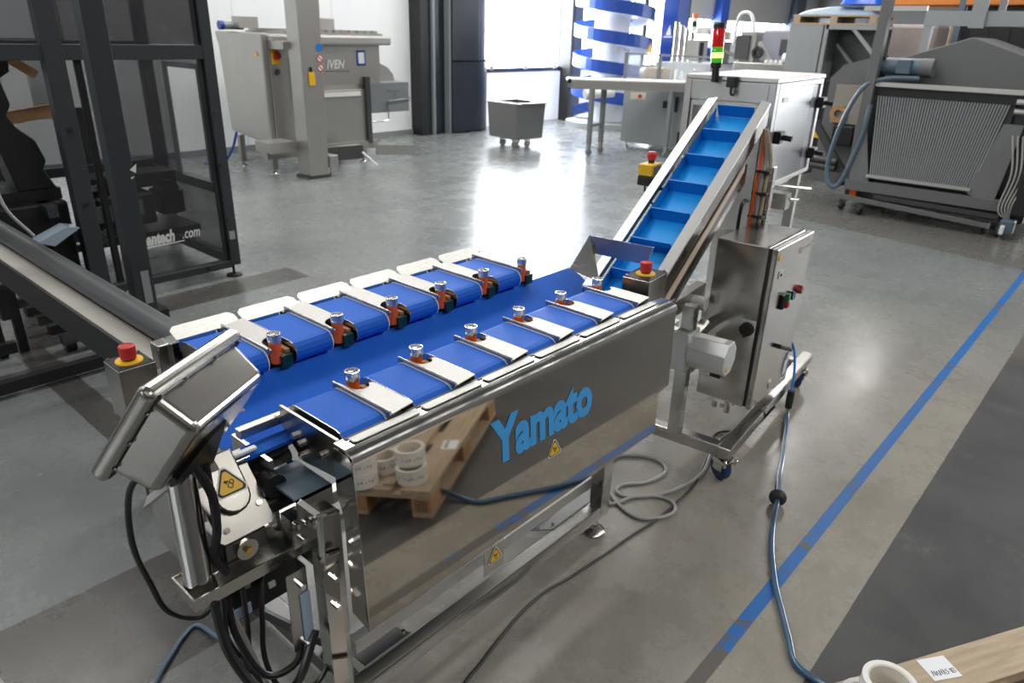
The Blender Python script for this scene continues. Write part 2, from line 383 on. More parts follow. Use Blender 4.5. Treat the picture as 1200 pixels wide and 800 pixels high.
# side members under the belts
B().box(.90, 2.46, 1.345, 1.378, .93, 1.010).make('side_beam', 'steel', wg, .004)
B().box(.90, 2.50, 2.315, 2.392, .90, 1.004).make('side_beam', 'bright', wg, .004)
B().box(.93, 2.46, 1.385, 1.60, .87, .925).make('drive_pan', 'dark', wg)
B().box(.93, 2.46, 2.02, 2.30, .87, .925).make('drive_pan', 'dark', wg)
for x in (.93, 2.44): B().box(x, x+.02, 1.6, 2.03, .76, .80).make('cross_bar', 'steel', wg)
# --- front panel, leaning a little, polished like a mirror
def fy(x, z): return 1.30+.069*(z-1.01)-.009*(x-1.8)
nrm = V((.009, 1, -.069)).normalized()
out = [(.895, .987), (2.478, .987), (2.45, .666), (2.374, .652), (2.357, .486), (.884, .463)]
fp = B().prism([(x, fy(x, z), z) for x, z in out], nrm*.003).make('front_panel', 'mirror', wg)
tp = []
for k in range(9): a = k/8*PI/2; tp.append((1.2985+.034-.034*math.cos(a), .986+.034*math.sin(a)))
rim = B()
prof = tp+[(1.378, 1.020), (1.378, 1.014), (1.335, 1.012), (1.303, .986)]
rim.prism([(.893, y, z) for y, z in prof], (1.586, -.012, 0))
rim.make('rolled_rim', 'bright', wg)
B().prism([(.893, 1.305, 1.004), (.893, 1.385, 1.004), (.893, 1.385, .86), (.893, 1.36, .80), (.893, 1.355, .47), (.886, 1.268, .465)], (.003, 0, 0)).make('side_flange', 'bright', wg)
B().prism([(.905, 1.385, 1.02), (.905, 1.655, 1.02), (.905, 1.655, .96), (.905, 1.61, .92), (.905, 1.56, .88), (.905, 1.385, .90)], (.008, 0, 0)).make('end_plate', 'steelv', wg)
for y, z in ((1.655, .985), (1.58, .955), (1.555, .94), (1.55, .905), (1.45, .95)):
    B().cyl((.907, y, z), (.892, y, z), .0095, n=10).make('bolt', 'chrome', wg)
# lettering and warning labels on the panel
u = V((1, -.009, 0)).normalized(); ntxt = V((-.009, -1, .069)).normalized(); up = ntxt.cross(u)
def onpanel(x, z, off=.0015): return V((x, fy(x, z), z))+ntxt*off
tb = textmesh('Yamato', .205, frame(onpanel(1.405, .757), u, up), .0012, 0, .0088, .80, .985)
tb.make('panel_lettering', 'logo', fp)['label'] = 'light blue lettering'
def warn(name, c, rt, upv, s, parent):
    """triangular pinch-hazard label: white rim, black border, yellow face, black hand and roller mark"""
    F = frame(c, rt, upv); b = B(F)
    def tri(r, z0, z1):
        pts = []
        for k in range(3):
            a = PI/2+k*2*PI/3
            for d in (-.16, 0, .16): pts.append((r*math.cos(a+d)*(1 if d == 0 else .965), r*math.sin(a+d)*(1 if d == 0 else .965), z0))
        return b.prism(pts, (0, 0, z1-z0))
    b.mi = 0; tri(s*.62, 0, .0008); b.mi = 1; tri(s*.55, .0008, .0012); b.mi = 2; tri(s*.45, .0012, .0016); b.mi = 1
    for cx, cy, r in ((.02, -.05, .085), (.10, .06, .07)):
        b.tube([(s*(cx+r*math.cos(t*PI/6)), s*(cy+r*math.sin(t*PI/6)), .0019) for t in range(13)], s*.018, 4, 1)
    b.prism([(s*x, s*y, .0016) for x, y in ((-.17, .12), (-.10, .17), (.0, .12), (.03, .06), (-.04, .08), (-.10, .02), (-.12, .08))], (0, 0, .0006))
    return b.make(name, ['white', 'ink', 'yellow'], parent)
warn('warning_sticker', onpanel(1.697, .686), u, up, .062, fp)
wp = B().box(1.43, 1.53, 1.349, 1.352, .255, .365).make('warning_plate', 'steel', wg)
warn('warning_sticker', (1.483, 1.3475, .318), (1, 0, 0), (0, 0, 1), .062, wp)

# --- the short belts, one weighing tray after another in two rows
def stadium(y0, y1, zt, r, n=7):
    s = 1 if y1 > y0 else -1; zc = zt-r; pts = []
    for k in range(n+1): a = PI/2-k*PI/n; pts.append((y1-s*r+s*r*math.cos(a), zc+r*math.sin(a)))
    for k in range(n+1): a = -PI/2-k*PI/n; pts.append((y0+s*r+s*r*math.cos(a), zc+r*math.sin(a)))
    return pts
def tray(cx, near):
    s = -1 if near else 1                                         # outward direction in y
    yc = 1.600 if near else 2.008
    L = .222 if near else .262
    yo, yi = yc+s*L, yc-s*.040
    X0 = cx-.195; X1 = cx-.047
    tr = B().box(cx-.043, cx+.047, min(yc+s*.035, yo), max(yc+s*.035, yo), .93, .985).make('weigh_tray', 'dark', wg)
    b = B(); pts = stadium(yo, yi, 1.030, .037); b.prism([(X0+.004, y, z) for y, z in pts], (X1-X0-.008, 0, 0)); b.make('short_belt', 'blue', tr)
    B().prism([(X0, y, z) for y, z in stadium(yo+s*.002, yi-s*.002, 1.0315, .0385)], (.003, 0, 0)).make('belt_side', 'steel', tr)
    B().prism([(X1-.003, y, z) for y, z in stadium(yo+s*.002, yi-s*.002, 1.0315, .0385)], (.003, 0, 0)).make('belt_side', 'white', tr)
    # bar and cover plate over the gap to the next belt
    B().box(cx-.047, cx-.041, min(yc-s*.035, yo+s*.006), max(yc-s*.035, yo+s*.006), 1.024, 1.041).cyl((cx-.044, yc-s*.035, 1.0405), (cx-.044, yo+s*.006, 1.0405), .004, n=8).make('divider_bar', 'steel', tr)
    pl = [(-.037, -.035), (-.030, -.030), (-.026, .030), (-.020, .048), (-.004, .060), (.012, .062), (.020, .054), (.026, .044), (.034, .050), (.037, .066), (.037, L+.006), (-.037, L+.006)]
    b = B(); pts = [(cx+a, yc+s*q, 1.031+.010*(a+.037)/.083) for a, q in pl]; b.prism(pts, (0, 0, .003)); b.make('cover_plate', 'satin', tr)
    # clamp knob with its chrome cap, and the roller bearing beside it
    B().lathe((cx, yc, .97), (0, 0, 1), [(.0, 0), (.019, 0), (.020, .070), (.020, .076), (.014, .077)], 18).make('knob', 'orange', tr)
    B().lathe((cx, yc, 1.046), (0, 0, 1), [(.0, 0), (.0225, 0), (.0225, .028), (.0185, .029), (.0175, .020), (.006, .019), (.005, .026), (0, .026)], 22).make('knob_cap', 'capm', tr)
    B().box(cx+.004, cx+.045, min(yc-s*.03, yc+s*.03), max(yc-s*.03, yc+s*.03), .955, .998).make('bearing_block', 'green', tr)
    B().box(cx+.030, cx+.046, min(yc-s*.012, yc+s*.04), max(yc-s*.012, yc+s*.04), .998, 1.010).make('latch', 'woodb', tr)
    B().cyl((cx+.045, yc-s*.012, .985), (cx+.02, yc-s*.012, .985), .011, n=10).make('bearing_bolt', 'brass', tr)
    # rim plate at the outer end
    if near: q = [(-.185, 1.336), (.030, 1.336), (.036, 1.342), (.036, 1.364), (-.191, 1.364), (-.191, 1.342)]; z = [1.0225 for p in q]
    else: q = [(-.193, 2.300), (.040, 2.300), (.040, 2.345), (.022, 2.362), (-.176, 2.362), (-.193, 2.345)]; z = [1.016+(p[1]-2.300)*.42 for p in q]
    B().prism([(cx+a, y, zz) for (a, y), zz in zip(q, z)], (0, 0, .003)).make('rim_plate', 'mottle', tr)
    if near: B().box(cx-.198, cx+.047, 1.365, 1.377, 1.0205, 1.0225).make('painted_gap', 'black', tr)  # black strip stands in for the shade in the open gap
    if not near: B().box(cx-.192, cx-.048, 2.288, 2.292, .98, 1.022).make('belt_stop', 'bright', tr)
    return tr
for near in (1, 0):
    t0 = tray(PX if near else 1.108, near)
    for k in range(1, 6): dup(t0, (PW*k, 0, 0), wg)
# --- the sloping transfer belt between the rows
ty = [(2.012, .950), (1.815, .842), (1.795, .836), (1.72, .842), (1.652, .905)]
tb2 = B(); lo = [(y, z-.004) for y, z in ty][::-1]; tb2.prism([(.80, y, z) for y, z in ty+lo], (1.925, 0, 0)); tb2.make('transfer_belt', 'blue', wg)
B().box(.785, .965, 1.662, 1.690, .955, .982).make('belt_rail', 'steel', wg, .002)
B().box(.79, 2.72, 2.014, 2.020, .90, .948).make('belt_rail', 'steel', wg)
for y, z in ((1.93, .885), (1.76, .80), (1.68, .84)): B().cyl((.74, y, z), (.93, y, z), .022, n=14).make('roller_shaft', 'darksteel', wg)
B().cyl((.70, 1.64, .90), (.90, 1.64, .90), .020, n=14).make('roller_shaft', 'black', wg)
B().box(.76, .92, 1.60, 1.66, .925, .935).make('return_belt', 'blue', wg)
# --- drive end on the operator's side
def slope(x, t, off=0): return V((x, 1.50+.656*t-.757*off, .783+.757*t+.656*off))
mc = B().prism([slope(.627, 0), slope(.762, 0), slope(.771, .010), slope(.767, .215), slope(.618, .215), slope(.618, .01)], V((0, -.757, .656))*.004).make('motor_cover', 'coverm', wg)
pts = [(.645, .225), (.645, .105)]+[(.692-.047*math.cos(k*PI/8), .105-.047*math.sin(k*PI/8)) for k in range(1, 8)]+[(.739, .105), (.739, .225)]
B().prism([slope(x, t, .004) for x, t in pts], V((0, -.757, .656))*.020).make('cover_bulge', 'coverm', mc, .006)
for x, t in ((.645, .03), (.750, .06)): B().cyl(slope(x, t, .003), slope(x, t, .010), .008, n=10).make('cover_screw', 'chrome', mc)
warn('warning_sticker', slope(.694, .135, .0245), (1, 0, 0), V((0, .656, .757)), .078, mc)
B().box(.635, .755, 1.52, 1.66, .705, .76).make('gearbox', 'darksteel', wg, .006)
B().cyl((.69, 1.521, .728), (.69, 1.508, .728), .030, n=20).make('gearbox_cap', 'steel', wg); B().cyl((.69, 1.510, .728), (.69, 1.498, .728), .012, n=6).make('brass_plug', 'brass', wg)
for x in (.56, .80): B().box(x, x+.012, 1.55, 1.75, .70, .93).make('motor_bracket', 'steel', wg)
B().prism([(.605, 1.60, .985), (.66, 1.60, 1.0), (.68, 1.60, .965), (.70, 1.60, .90), (.63, 1.60, .90)], (0, .006, 0)).make('latch_plate', 'satin', wg)
B().box(.735, .80, 1.606, 1.622, .945, .952).make('latch_lever', 'white', wg)
B().cyl((.72, 1.61, .93), (.775, 1.61, .93), .010, n=10).make('latch_pin', 'chrome', wg)
B().cyl((.80, 1.53, .86), (.80, 1.62, .86), .034, n=16).make('drive_motor', 'black', wg); B().cyl((.765, 1.55, .80), (.85, 1.55, .80), .026, n=14).make('drive_motor', 'black', wg)
B().box(.80, .91, 1.43, 1.60, .855, .862).make('inner_tray', 'bluegrey', wg); B().box(.80, .91, 1.43, 1.436, .80, .862).make('inner_tray_edge', 'steel', wg)
B().box(.79, .855, 1.45, 1.458, .70, .79).make('hinge_plate', 'steelv', wg)
for x, z in ((.80, .775), (.83, .765), (.815, .722)): B().cyl((x, 1.451, z), (x, 1.436, z), .009, n=10).make('bolt', 'chrome', wg)
B().beam((.775, 1.372, .905), (.835, 1.372, .822), .014, .004, (0, 1, 0)).make('latch_strip', 'white', wg)
B().cyl((.826, 1.372, .835), (.824, 1.372, .69), .010, n=12).make('guard_rod', 'bright', wg)
for z in (.835, .705): B().cyl((.815, 1.372, z), (.875, 1.372, z-.012), .009, n=8).make('rod_clamp', 'chrome', wg)
# bracket channel with the display pole
br = B().box(.527, .885, 1.495, 1.500, .632, .670).box(.527, .885, 1.615, 1.620, .632, .670).box(.527, .532, 1.5, 1.615, .632, .670).box(.532, .885, 1.5, 1.615, .640, .645).make('pole_bracket', 'steel', wg)
B().box(.85, .90, 1.44, 1.62, .60, .70).make('bracket_mount', 'steel', wg)
B().lathe((.572, 1.557, .645), (0, 0, 1), [(0, 0), (.042, 0), (.042, .006), (.036, .03), (.036, .42), (0, .42)], 24).make('display_pole', 'bright', wg)
B().box(.752, .812, 1.445, 1.449, .36, .632).make('hanging_plate', 'steel', wg); B().box(.812, .816, 1.449, 1.49, .36, .632).make('hanging_plate', 'steelv', wg)
B().box(.832, .882, 1.385, 1.390, .20, .64).make('hanging_plate', 'mirror', wg)
rp = B().box(.785, .815, 1.440, 1.444, .38, .55).make('rating_plate', 'label', wg)
for z in (.585, .375): B().cyl((.79, 1.445, z), (.79, 1.425, z), .009, n=8).make('bolt', 'chrome', wg)
for z in (.60, .50): B().cyl((.86, 1.386, z), (.86, 1.368, z), .008, n=8).make('bolt', 'chrome', wg)
B().box(.64, .88, 1.60, 1.72, .43, .56).make('control_box', 'black', wg, .004)
for x, z in ((.70, .53), (.765, .545), (.775, .485)):
    B().box(x, x+.02, 1.592, 1.60, z, z+.018).make('cable_label', 'white', wg)
B().box(.65, .715, 1.594, 1.60, .44, .475).make('cable_label', 'label', wg)
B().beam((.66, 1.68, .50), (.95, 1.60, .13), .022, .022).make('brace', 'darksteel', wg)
# display enclosure, seen from behind
A = V((.488, 1.469, 1.298)); e1, e2, en = V((.857, .515, -.009)).normalized(), V((-.308, .497, -.811)).normalized(), V((-.413, .698, .585)).normalized()
Wd, Hd = .37, .305
FM = Matrix.Identity(4)
for i in range(3): FM[i][0], FM[i][1], FM[i][2], FM[i][3] = e1[i], e2[i], en[i], A[i]
bz = B(FM).box(0, Wd, 0, Hd, -.044, 0).make('display_bezel', 'steelv', wg, .018, seg=5)
B(FM).box(.016, Wd-.016, .016, Hd-.016, -.0455, -.040).make('bezel_gasket', 'rubber', bz)
hs = B(FM); q = .018
hs.fv([(.020, .020, -.024), (Wd-.020, .020, -.024), (Wd-.020, Hd-.020, -.024), (.020, Hd-.020, -.024), (.024+.010, .034, -.150), (Wd-.034, .034, -.150), (Wd-.034, Hd-.034, -.150), (.034, Hd-.034, -.150)],
      [(0, 1, 2, 3), (7, 6, 5, 4), (0, 4, 5, 1), (1, 5, 6, 2), (2, 6, 7, 3), (3, 7, 4, 0)])
hs = hs.make('display_housing', 'steelv', wg, .022, seg=5)
for x, y in ((.03, .012), (.12, .012), (.24, .012), (.34, .012), (.012, .06), (.012, .16), (.012, .25)): B(FM).cyl((x, y, -.044), (x, y, -.049), .0045, n=8).make('bezel_screw', 'darksteel', bz)
B(FM).box(.03, Wd-.03, .03, Hd-.03, -.002, .0015).make('screen', 'screen', bz)
B().prism([(.545, 1.50, 1.02), (.63, 1.50, 1.09), (.70, 1.54, 1.10), (.66, 1.56, .99), (.575, 1.55, .95)], (0, .03, 0)).make('pole_head', 'black', wg)
B().box(.535, .61, 1.525, 1.59, .99, 1.07).make('pole_clamp', 'darksteel', wg, .004)
B().beam((.50, 1.60, .93), (.56, 1.56, .985), .05, .006).make('tilt_bracket', 'dull', wg)
# stop button box at the operator's end
def estop(b_parent, F, w, d, h, z, tall=1):
    bx = B(F).box(-w/2, w/2, -d/2, d/2, z-h, z).make('stop_button_box', 'steelv', b_parent, .002)
    B(F).box(-w/2+.003, w/2-.003, -d/2+.003, d/2-.003, z, z+.003).make('box_lid', 'black', bx)
    for a in (-1, 1):
        for c in (-1, 1): B(F).cyl((a*(w/2-.012), c*(d/2-.012), z+.003), (a*(w/2-.012), c*(d/2-.012), z+.009), .006, n=8).make('lid_screw', 'chrome', bx)
    B(F).lathe((0, 0, z+.003), (0, 0, 1), [(0, 0), (.043, 0), (.042, .004), (.0, .004)], 28).make('warning_disc', 'yellow', bx)
    B(F).lathe((0, 0, z+.007), (0, 0, 1), [(0, 0), (.019, 0), (.019, .008), (0, .008)], 18).make('button_collar', 'black', bx)
    B(F).lathe((0, 0, z+.014), (0, 0, 1), [(0, 0), (.024, 0), (.0265, .034*tall), (.0255, .042*tall), (.020, .045*tall), (.018, .0425*tall), (0, .0425*tall)], 24).make('mushroom_button', 'red', bx)
    return bx
estop(wg, Matrix.Translation((.772, 2.345, 0)), .118, .122, .19, .972)
B().box(.83, .87, 2.32, 2.38, .80, .90).make('box_mount', 'steel', wg)
# lower left cable bundle belongs to the machine's wiring
def cable(name, pts, r, m, label, cat='cable', n=8, group=None):
    return tag(B().tube(pts, r, n).make(name, m, loc=pts[0]), label, cat, group)
for i, (pts, r) in enumerate([
    ([(.60, 1.535, 1.02), (.625, 1.52, .93), (.615, 1.50, .84), (.612, 1.53, .74), (.63, 1.52, .68)], .012),
    ([(.635, 1.55, 1.0), (.63, 1.535, .90), (.628, 1.53, .80), (.632, 1.54, .70)], .010),
    ([(.64, 1.56, .62), (.625, 1.52, .48), (.66, 1.46, .34), (.75, 1.44, .33), (.80, 1.47, .42)], .010),
    ([(.575, 1.50, .63), (.57, 1.44, .50), (.62, 1.40, .36), (.72, 1.40, .30), (.82, 1.44, .40)], .0125),
    ([(.63, 1.60, .62), (.615, 1.56, .45), (.66, 1.52, .30), (.70, 1.50, .22), (.80, 1.44, .20), (.88, 1.44, .30)], .008),
    ([(.70, 1.60, .58), (.68, 1.56, .46), (.67, 1.54, .32), (.71, 1.50, .16)], .008),
    ([(.76, 1.60, .54), (.72, 1.55, .44), (.70, 1.52, .30), (.74, 1.46, .12), (.80, 1.43, .09)], .008),
    ([(.62, 1.54, .63), (.60, 1.52, .44), (.64, 1.52, .36), (.63, 1.50, .16), (.66, 1.46, .06)], .009)]):
    B().tube(pts, r, 8).make('wiring', 'cablack', wg)
B().tube([(.78, 1.50, .40), (.76, 1.43, .28), (.68, 1.40, .22), (.62, 1.42, .16), (.56, 1.44, .02)], .006, 8).make('wiring', 'cabgrey', wg)
B().tube([(.62, 1.56, .62), (.66, 1.53, .40), (.70, 1.48, .15), (.74, 1.45, .05)], .007, 8).make('wiring', 'satin', wg)

# ------------------------------------------------------------------ inclined cleated conveyor on its wheeled stand
CT = rz(6)
def cw(p, q, z): return CT @ V((p, q, z))
cv = thing('incline_conveyor', 'inclined conveyor with bright blue cleated belt on a wheeled stainless stand', 'conveyor', cw(3.6, 1.35, 0), 6)
def cb(): return B(CT)
SL = .60
def zr(p): return 1.047+SL*(p-2.868)            # height of the rail's top edge along the slope
ang = math.atan(SL); ca, sa = math.cos(ang), math.sin(ang)
P0, P1 = 2.74, 3.985
# carrying belt, under it the return run
def zb(p): return zr(p)-.097
cb().prism([(P0, 1.245, zb(P0)), (P1-.02, 1.245, zb(P1-.02)), (P1+.02, 1.245, zb(P1)-.02), (P1-.0, 1.245, zb(P1)-.075), (P0+.04, 1.245, zb(P0)-.075), (P0-.03, 1.245, zb(P0)-.05)], (0, .24, 0)).make('cleated_belt', 'cyan', cv)
for i in range(7):
    p0 = 2.880+.181*i; z0 = zb(p0)+.0005; b = cb()
    b.prism([(p0, 1.262, z0), (p0, 1.464, z0), (p0-.036, 1.464, z0+.060), (p0-.036, 1.262, z0+.060)], (.005, 0, .003))
    b.make('belt_cleat', 'cyandark', cv)
for q in (1.252, 1.466): cb().prism([(P0, q, zb(P0)+.001), (P1-.05, q, zb(P1-.05)+.001), (P1-.05, q, zb(P1-.05)+.060), (P0, q, zb(P0)+.060)], (0, .006, 0)).make('side_guard', 'cyandark' if q > 1.4 else 'black', cv)
# side rails: bright folded profiles
def rail(q0, q1, m='railm', drop=.12):
    w = q1-q0
    pr = [(q0, 0), (q1, -.010), (q1, -.022), (q1-math.copysign(.004, w), -.022), (q1-math.copysign(.004, w), -.014), (q0, -.004)]
    b = cb(); b.prism([(P0-.02, q, zr(P0-.02)+z) for q, z in pr], (P1-P0, 0, SL*(P1-P0)))
    b.make('rail_flange', m, cv)
    qs = q1-math.copysign(.006, w); ps = cb().prism([(P0-.02, qs, zr(P0-.02)-.012), (P1-.02, qs, zr(P1-.02)-.012), (P1-.02, qs, zr(P1-.02)-drop), (P0-.02, qs, zr(P0-.02)-drop)], (0, math.copysign(.003, w), 0))
    return ps.make('side_rail', 'coverm', cv)
rail(1.240, 1.192); rail(1.482, 1.535)
cb().prism([(P0+.06, 1.186, zr(P0+.06)-.118), (P1-.30, 1.186, zr(P1-.30)-.122), (P1-.30, 1.186, zr(P1-.3)-.158), (P0+.06, 1.186, zr(P0+.06)-.165)], (0, .006, 0)).make('guide_strip', 'beige', cv)
cb().prism([(P0+.08, 1.19, zr(P0+.08)-.16), (P1-.25, 1.19, zr(P1-.25)-.16), (P1-.25, 1.19, zr(P1-.25)-.215), (P0+.08, 1.19, zr(P0+.08)-.225)], (0, .02, 0)).make('lower_rail', 'darksteel', cv)
cb().prism([(P0+.08, 1.19, zr(P0+.08)-.212), (P1-.25, 1.19, zr(P1-.25)-.212), (P1-.25, 1.19, zr(P1-.25)-.255), (P0+.08, 1.19, zr(P0+.08)-.255)], (0, .30, 0)).make('lower_rail', 'steel', cv)
cb().box(P1-.075, P1-.02, 1.50, 1.56, zr(P1)-.09, zr(P1)-.01).make('head_bracket', 'glass', cv)
cb().cyl((P0, 1.20, zb(P0)-.05), (P0, 1.53, zb(P0)-.05), .05, n=18).make('tail_roller', 'steel', cv)
# infeed chute
cb().prism([(2.80, 1.555, 1.160), (2.80, 1.241, 1.163), (2.80, 1.268, 1.080), (2.80, 1.526, 1.081)], (.004, 0, 0)).make('chute_back', 'steelv', cv)
cb().prism([(2.80, 1.555, 1.160), (2.80, 1.526, 1.081), (2.745, 1.462, .972), (2.715, 1.60, 1.012)], (0, .004, .002)).make('chute_side', 'steel', cv)
# stop button at the infeed
estop(cv, CT @ Matrix.Translation((2.732, 1.236, 0)), .180, .125, .085, 1.06, .95)
cb().box(2.64, 2.825, 1.172, 1.20, .93, .975).make('box_mount', 'steel', cv)
# stand
for q in (.862, 1.76): cb().box(3.01, 4.46, q-.032, q+.032, .135, .200).make('stand_rail', 'steel', cv, .005)
for p in (3.045, 4.30): cb().box(p-.03, p+.03, .895, 1.728, .136, .199).make('stand_cross_rail', 'steel', cv, .005)
for q in (1.12, 1.62):
    cb().box(2.985, 3.045, q-.03, q+.03, .20, zr(3.0)-.26).make('stand_post', 'steel', cv, .005)
    cb().box(3.86, 3.92, q-.03, q+.03, .20, zr(3.89)-.27).make('stand_post', 'steel', cv, .005)
cb().box(3.045, 3.86, 1.10, 1.14, .66, .70).make('stand_cross_rail', 'steel', cv, .004)
for q in (1.12, 1.62): cb().beam((3.015, q, .66), (3.24, q, .70), .05, .05).make('stand_bracket', 'steel', cv)
for p in (3.05, 4.34):
    for q in (.862, 1.76):
        F = CT @ Matrix.Translation((p, q, 0)) @ rz(58 if p < 3.5 else 20)
        k = B(F).box(-.05, .05, -.042, .042, .118, .128).box(-.02, .045, -.030, -.026, .055, .118).box(-.02, .045, .026, .030, .055, .118).make('caster_fork', 'bright', cv)
        B(F).lathe((.02, -.02, .063), (0, 1, 0), [(.02, -.002), (.045, -.002), (.060, .004), (.063, .012), (.063, .028), (.060, .036), (.045, .042), (.02, .042)], 24).make('caster_wheel', 'bluewheel', k)
        for a in (-.04, .04):
            for c in (-.033, .033): B(F).cyl((a, c, .10), (a, c, .140), .008, n=8).make('caster_bolt', 'chrome', k)
# drive motor at the tail
mo = cb().box(2.945, 3.085, 1.085, 1.165, .555, .745).make('drive_gearbox', 'alu', cv, .008)
oc = [(3.013+.084*math.cos(PI/8+k*PI/4), .655+.084*math.sin(PI/8+k*PI/4)) for k in range(8)]
cb().prism([(x, .905, z) for x, z in oc], (0, .18, 0)).make('drive_motor_body', 'alu', mo, .004)
cb().box(2.985, 3.04, .935, 1.06, .732, .734).make('motor_label', 'white', mo)
cb().box(2.975, 3.0, .902, .905, .60, .62).make('warning_dot', 'yellow', mo)
cb().box(2.99, 3.06, .93, .98, .555, .585).make('cable_gland', 'black', mo)
cb().box(3.08, 3.30, 1.10, 1.13, .50, .60).make('terminal_plate', 'dull', cv)
cb().cyl((3.30, 1.15, .78), (3.30, 1.22, .78), .035, n=14).make('end_knob', 'white', cv)
cb().box(3.02, 3.45, 1.22, 1.27, .76, .84).make('drive_guard', 'steelv', cv)
# control cabinet with its door towards us
CB = CT @ Matrix.Translation((3.346, .864, 0)) @ rz(-4)
def db(): return B(CB)
cc = db().box(.0, .475, .040, .300, .262, 1.105).make('control_cabinet', 'steelv', cv, .004)
db().box(.006, .470, .026, .040, .268, 1.100).make('door_seal', 'black', cc)
db().box(0, .493, 0, .026, .258, 1.104).make('cabinet_door', 'steelv', cc, .005)
db().box(.0, .47, .04, .05, 1.105, 1.112).make('drip_edge', 'bright', cc)
db().lathe((.042, .001, 1.058), (0, -1, 0), [(0, 0), (.017, 0), (.017, .003), (0, .003)], 20).make('warning_mark', 'yellow', cc)
db().box(.068, .108, -.004, 0, .945, .985).make('lock_plate', 'white', cc); db().lathe((.088, -.004, .963), (0, -1, 0), [(0, 0), (.009, 0), (.008, .004), (0, .004)], 12).make('lock_core', 'black', cc)
db().box(.160, .222, -.018, 0, .765, .84).make('switch_block', 'black', cc, .004)
db().box(.196, .218, -.030, -.015, .803, .842).make('start_button', mat('start_green', (.01, .30, .06), .35), cc, .003); db().box(.196, .218, -.030, -.015, .768, .800).make('stop_button', 'red', cc, .003)
db().lathe((.300, 0, .806), (0, -1, 0), [(0, 0), (.024, 0), (.022, .020), (0, .020)], 16).make('reset_button', mat('reset_blue', (.01, .03, .09), .3), cc)
db().lathe((.412, 0, .811), (0, -1, 0), [(0, 0), (.025, 0), (.021, .024), (0, .025)], 16).make('fault_lamp', mat('fault_red', (.35, .01, .015), .2, coat=.6), cc)
db().beam((.215, -.014, .553), (.375, -.030, .487), .028, .024).make('door_handle', 'black', cc, .008); db().cyl((.385, -.035, .483), (.385, -.030, .483), .006, n=8).make('handle_lock', 'chrome', cc)
db().prism([(.428+.056*math.cos(k*PI/14), -.0015, .372+.088*math.sin(k*PI/14)) for k in range(28)], (0, .0015, 0)).make('round_badge', 'white', cc)
nv = mat('badge_navy', (.02, .05, .16), .4)
db().prism([(.428+.047*math.cos(k*PI/14), -.003, .372+.077*math.sin(k*PI/14)) for k in range(28)], (0, .0015, 0)).make('badge_face', nv, cc)
db().prism([(.400, -.0045, .315), (.440, -.0045, .320), (.462, -.0045, .42), (.445, -.0045, .435), (.432, -.0045, .40), (.412, -.0045, .40)], (0, .0015, 0)).make('badge_figure', 'white', cc)
db().box(.205, .245, -.003, 0, .335, .350).make('small_label', 'white', cc); db().box(.215, .225, -.003, 0, .300, .335).make('small_label', 'dull', cc)
db().box(.25, .30, -.003, 0, .262, .270).make('small_label', 'white', cc)
textmesh('VT', .05, CB @ frame((.30, -.0006, 1.02), (1, 0, 0), (0, 0, 1)), .001, 0, 0, .9).make('door_lettering', 'dull', cc)
db().box(.365, .465, -.001, 0, 1.035, 1.048).make('door_line', 'dull', cc)
# rotary main switch on the side towards the weigher
def sd(): return B(CB @ frame((0, 0, 0), (0, -1, 0), (0, 0, 1)))          # x runs towards the door, z out of the side
sw = sd().box(-.122, -.042, .645, .735, .0005, .006).make('switch_plate', 'white', cc, .002)
sd().lathe((-.080, .688, .006), (0, 0, 1), [(0, 0), (.036, 0), (.034, .022), (.020, .024), (0, .024)], 24).make('rotary_knob', 'black', sw)
sd().box(-.086, -.074, .650, .716, .028, .040).make('knob_grip', 'black', sw, .003)
db().box(.02, .10, .10, .24, .235, .262).make('gland_plate', 'chrome', cc)
for x, y in ((.03, .13), (.07, .17), (.05, .21)): db().cyl((x, y, .19), (x, y, .25), .016, n=10).make('cable_gland', 'bright', cc)
# cable bundle rising beside the conveyor head
for dx, m, r in ((0, 'orange', .010), (.022, 'cabgrey', .012), (.044, 'wood', .010)):
    cb().tube([(3.85, 1.165-dx*.2, zr(3.85)-.06), (3.86+dx*.5, 1.165-dx, 1.42), (3.82+dx*.5, 1.16-dx, 1.30), (3.80+dx*.4, 1.155-dx, 1.08), (3.78, 1.15-dx, .95)], r, 6).make('cable_bundle', m, cv)
for z in (1.36, 1.25, 1.13, 1.03, .98): cb().box(3.785+.09*(z-1), 3.855+.09*(z-1), 1.095, 1.17, z, z+.012).make('cable_tie', 'black', cv)
cb().tube([(3.86, 1.2, 1.20), (3.79, 1.2, 1.21), (3.76, 1.2, 1.14), (3.77, 1.2, .95)], .010, 6).make('wiring', 'cablack', cv)

# ------------------------------------------------------------------ enclosed inspection cabinet behind the conveyor
ic = thing('inspection_cabinet', 'tall grey stainless inspection cabinet behind the top of the blue cleated conveyor', 'machine', cw(4.8, 1.58, 0), 6)
cb().box(4.42, 5.45, 1.36, 1.852, 1.10, 1.785).make('cabinet_body', 'dull', ic)
cb().box(4.40, 5.45, 1.30, 1.858, 1.768, 1.795).make('top_cover', 'dull', ic, .004)
for q0, q1 in ((1.300, 1.345), (1.815, 1.858)): cb().box(4.395, 4.45, q0, q1, .0, 1.768).make('frame_post', 'satin', ic, .003)
cb().box(4.397, 4.44, 1.345, 1.815, 1.655, 1.766).make('front_panel', 'satin', ic, .003)
cb().box(4.400, 4.44, 1.352, 1.808, .90, 1.645).make('front_panel', 'satin', ic, .003)
cb().box(4.396, 4.402, 1.70, 1.79, .95, 1.62).make('corner_plate', 'steelv', ic)
cb().box(4.40, 4.44, 1.352, 1.56, .25, .90).make('front_panel', 'steelv', ic, .003)
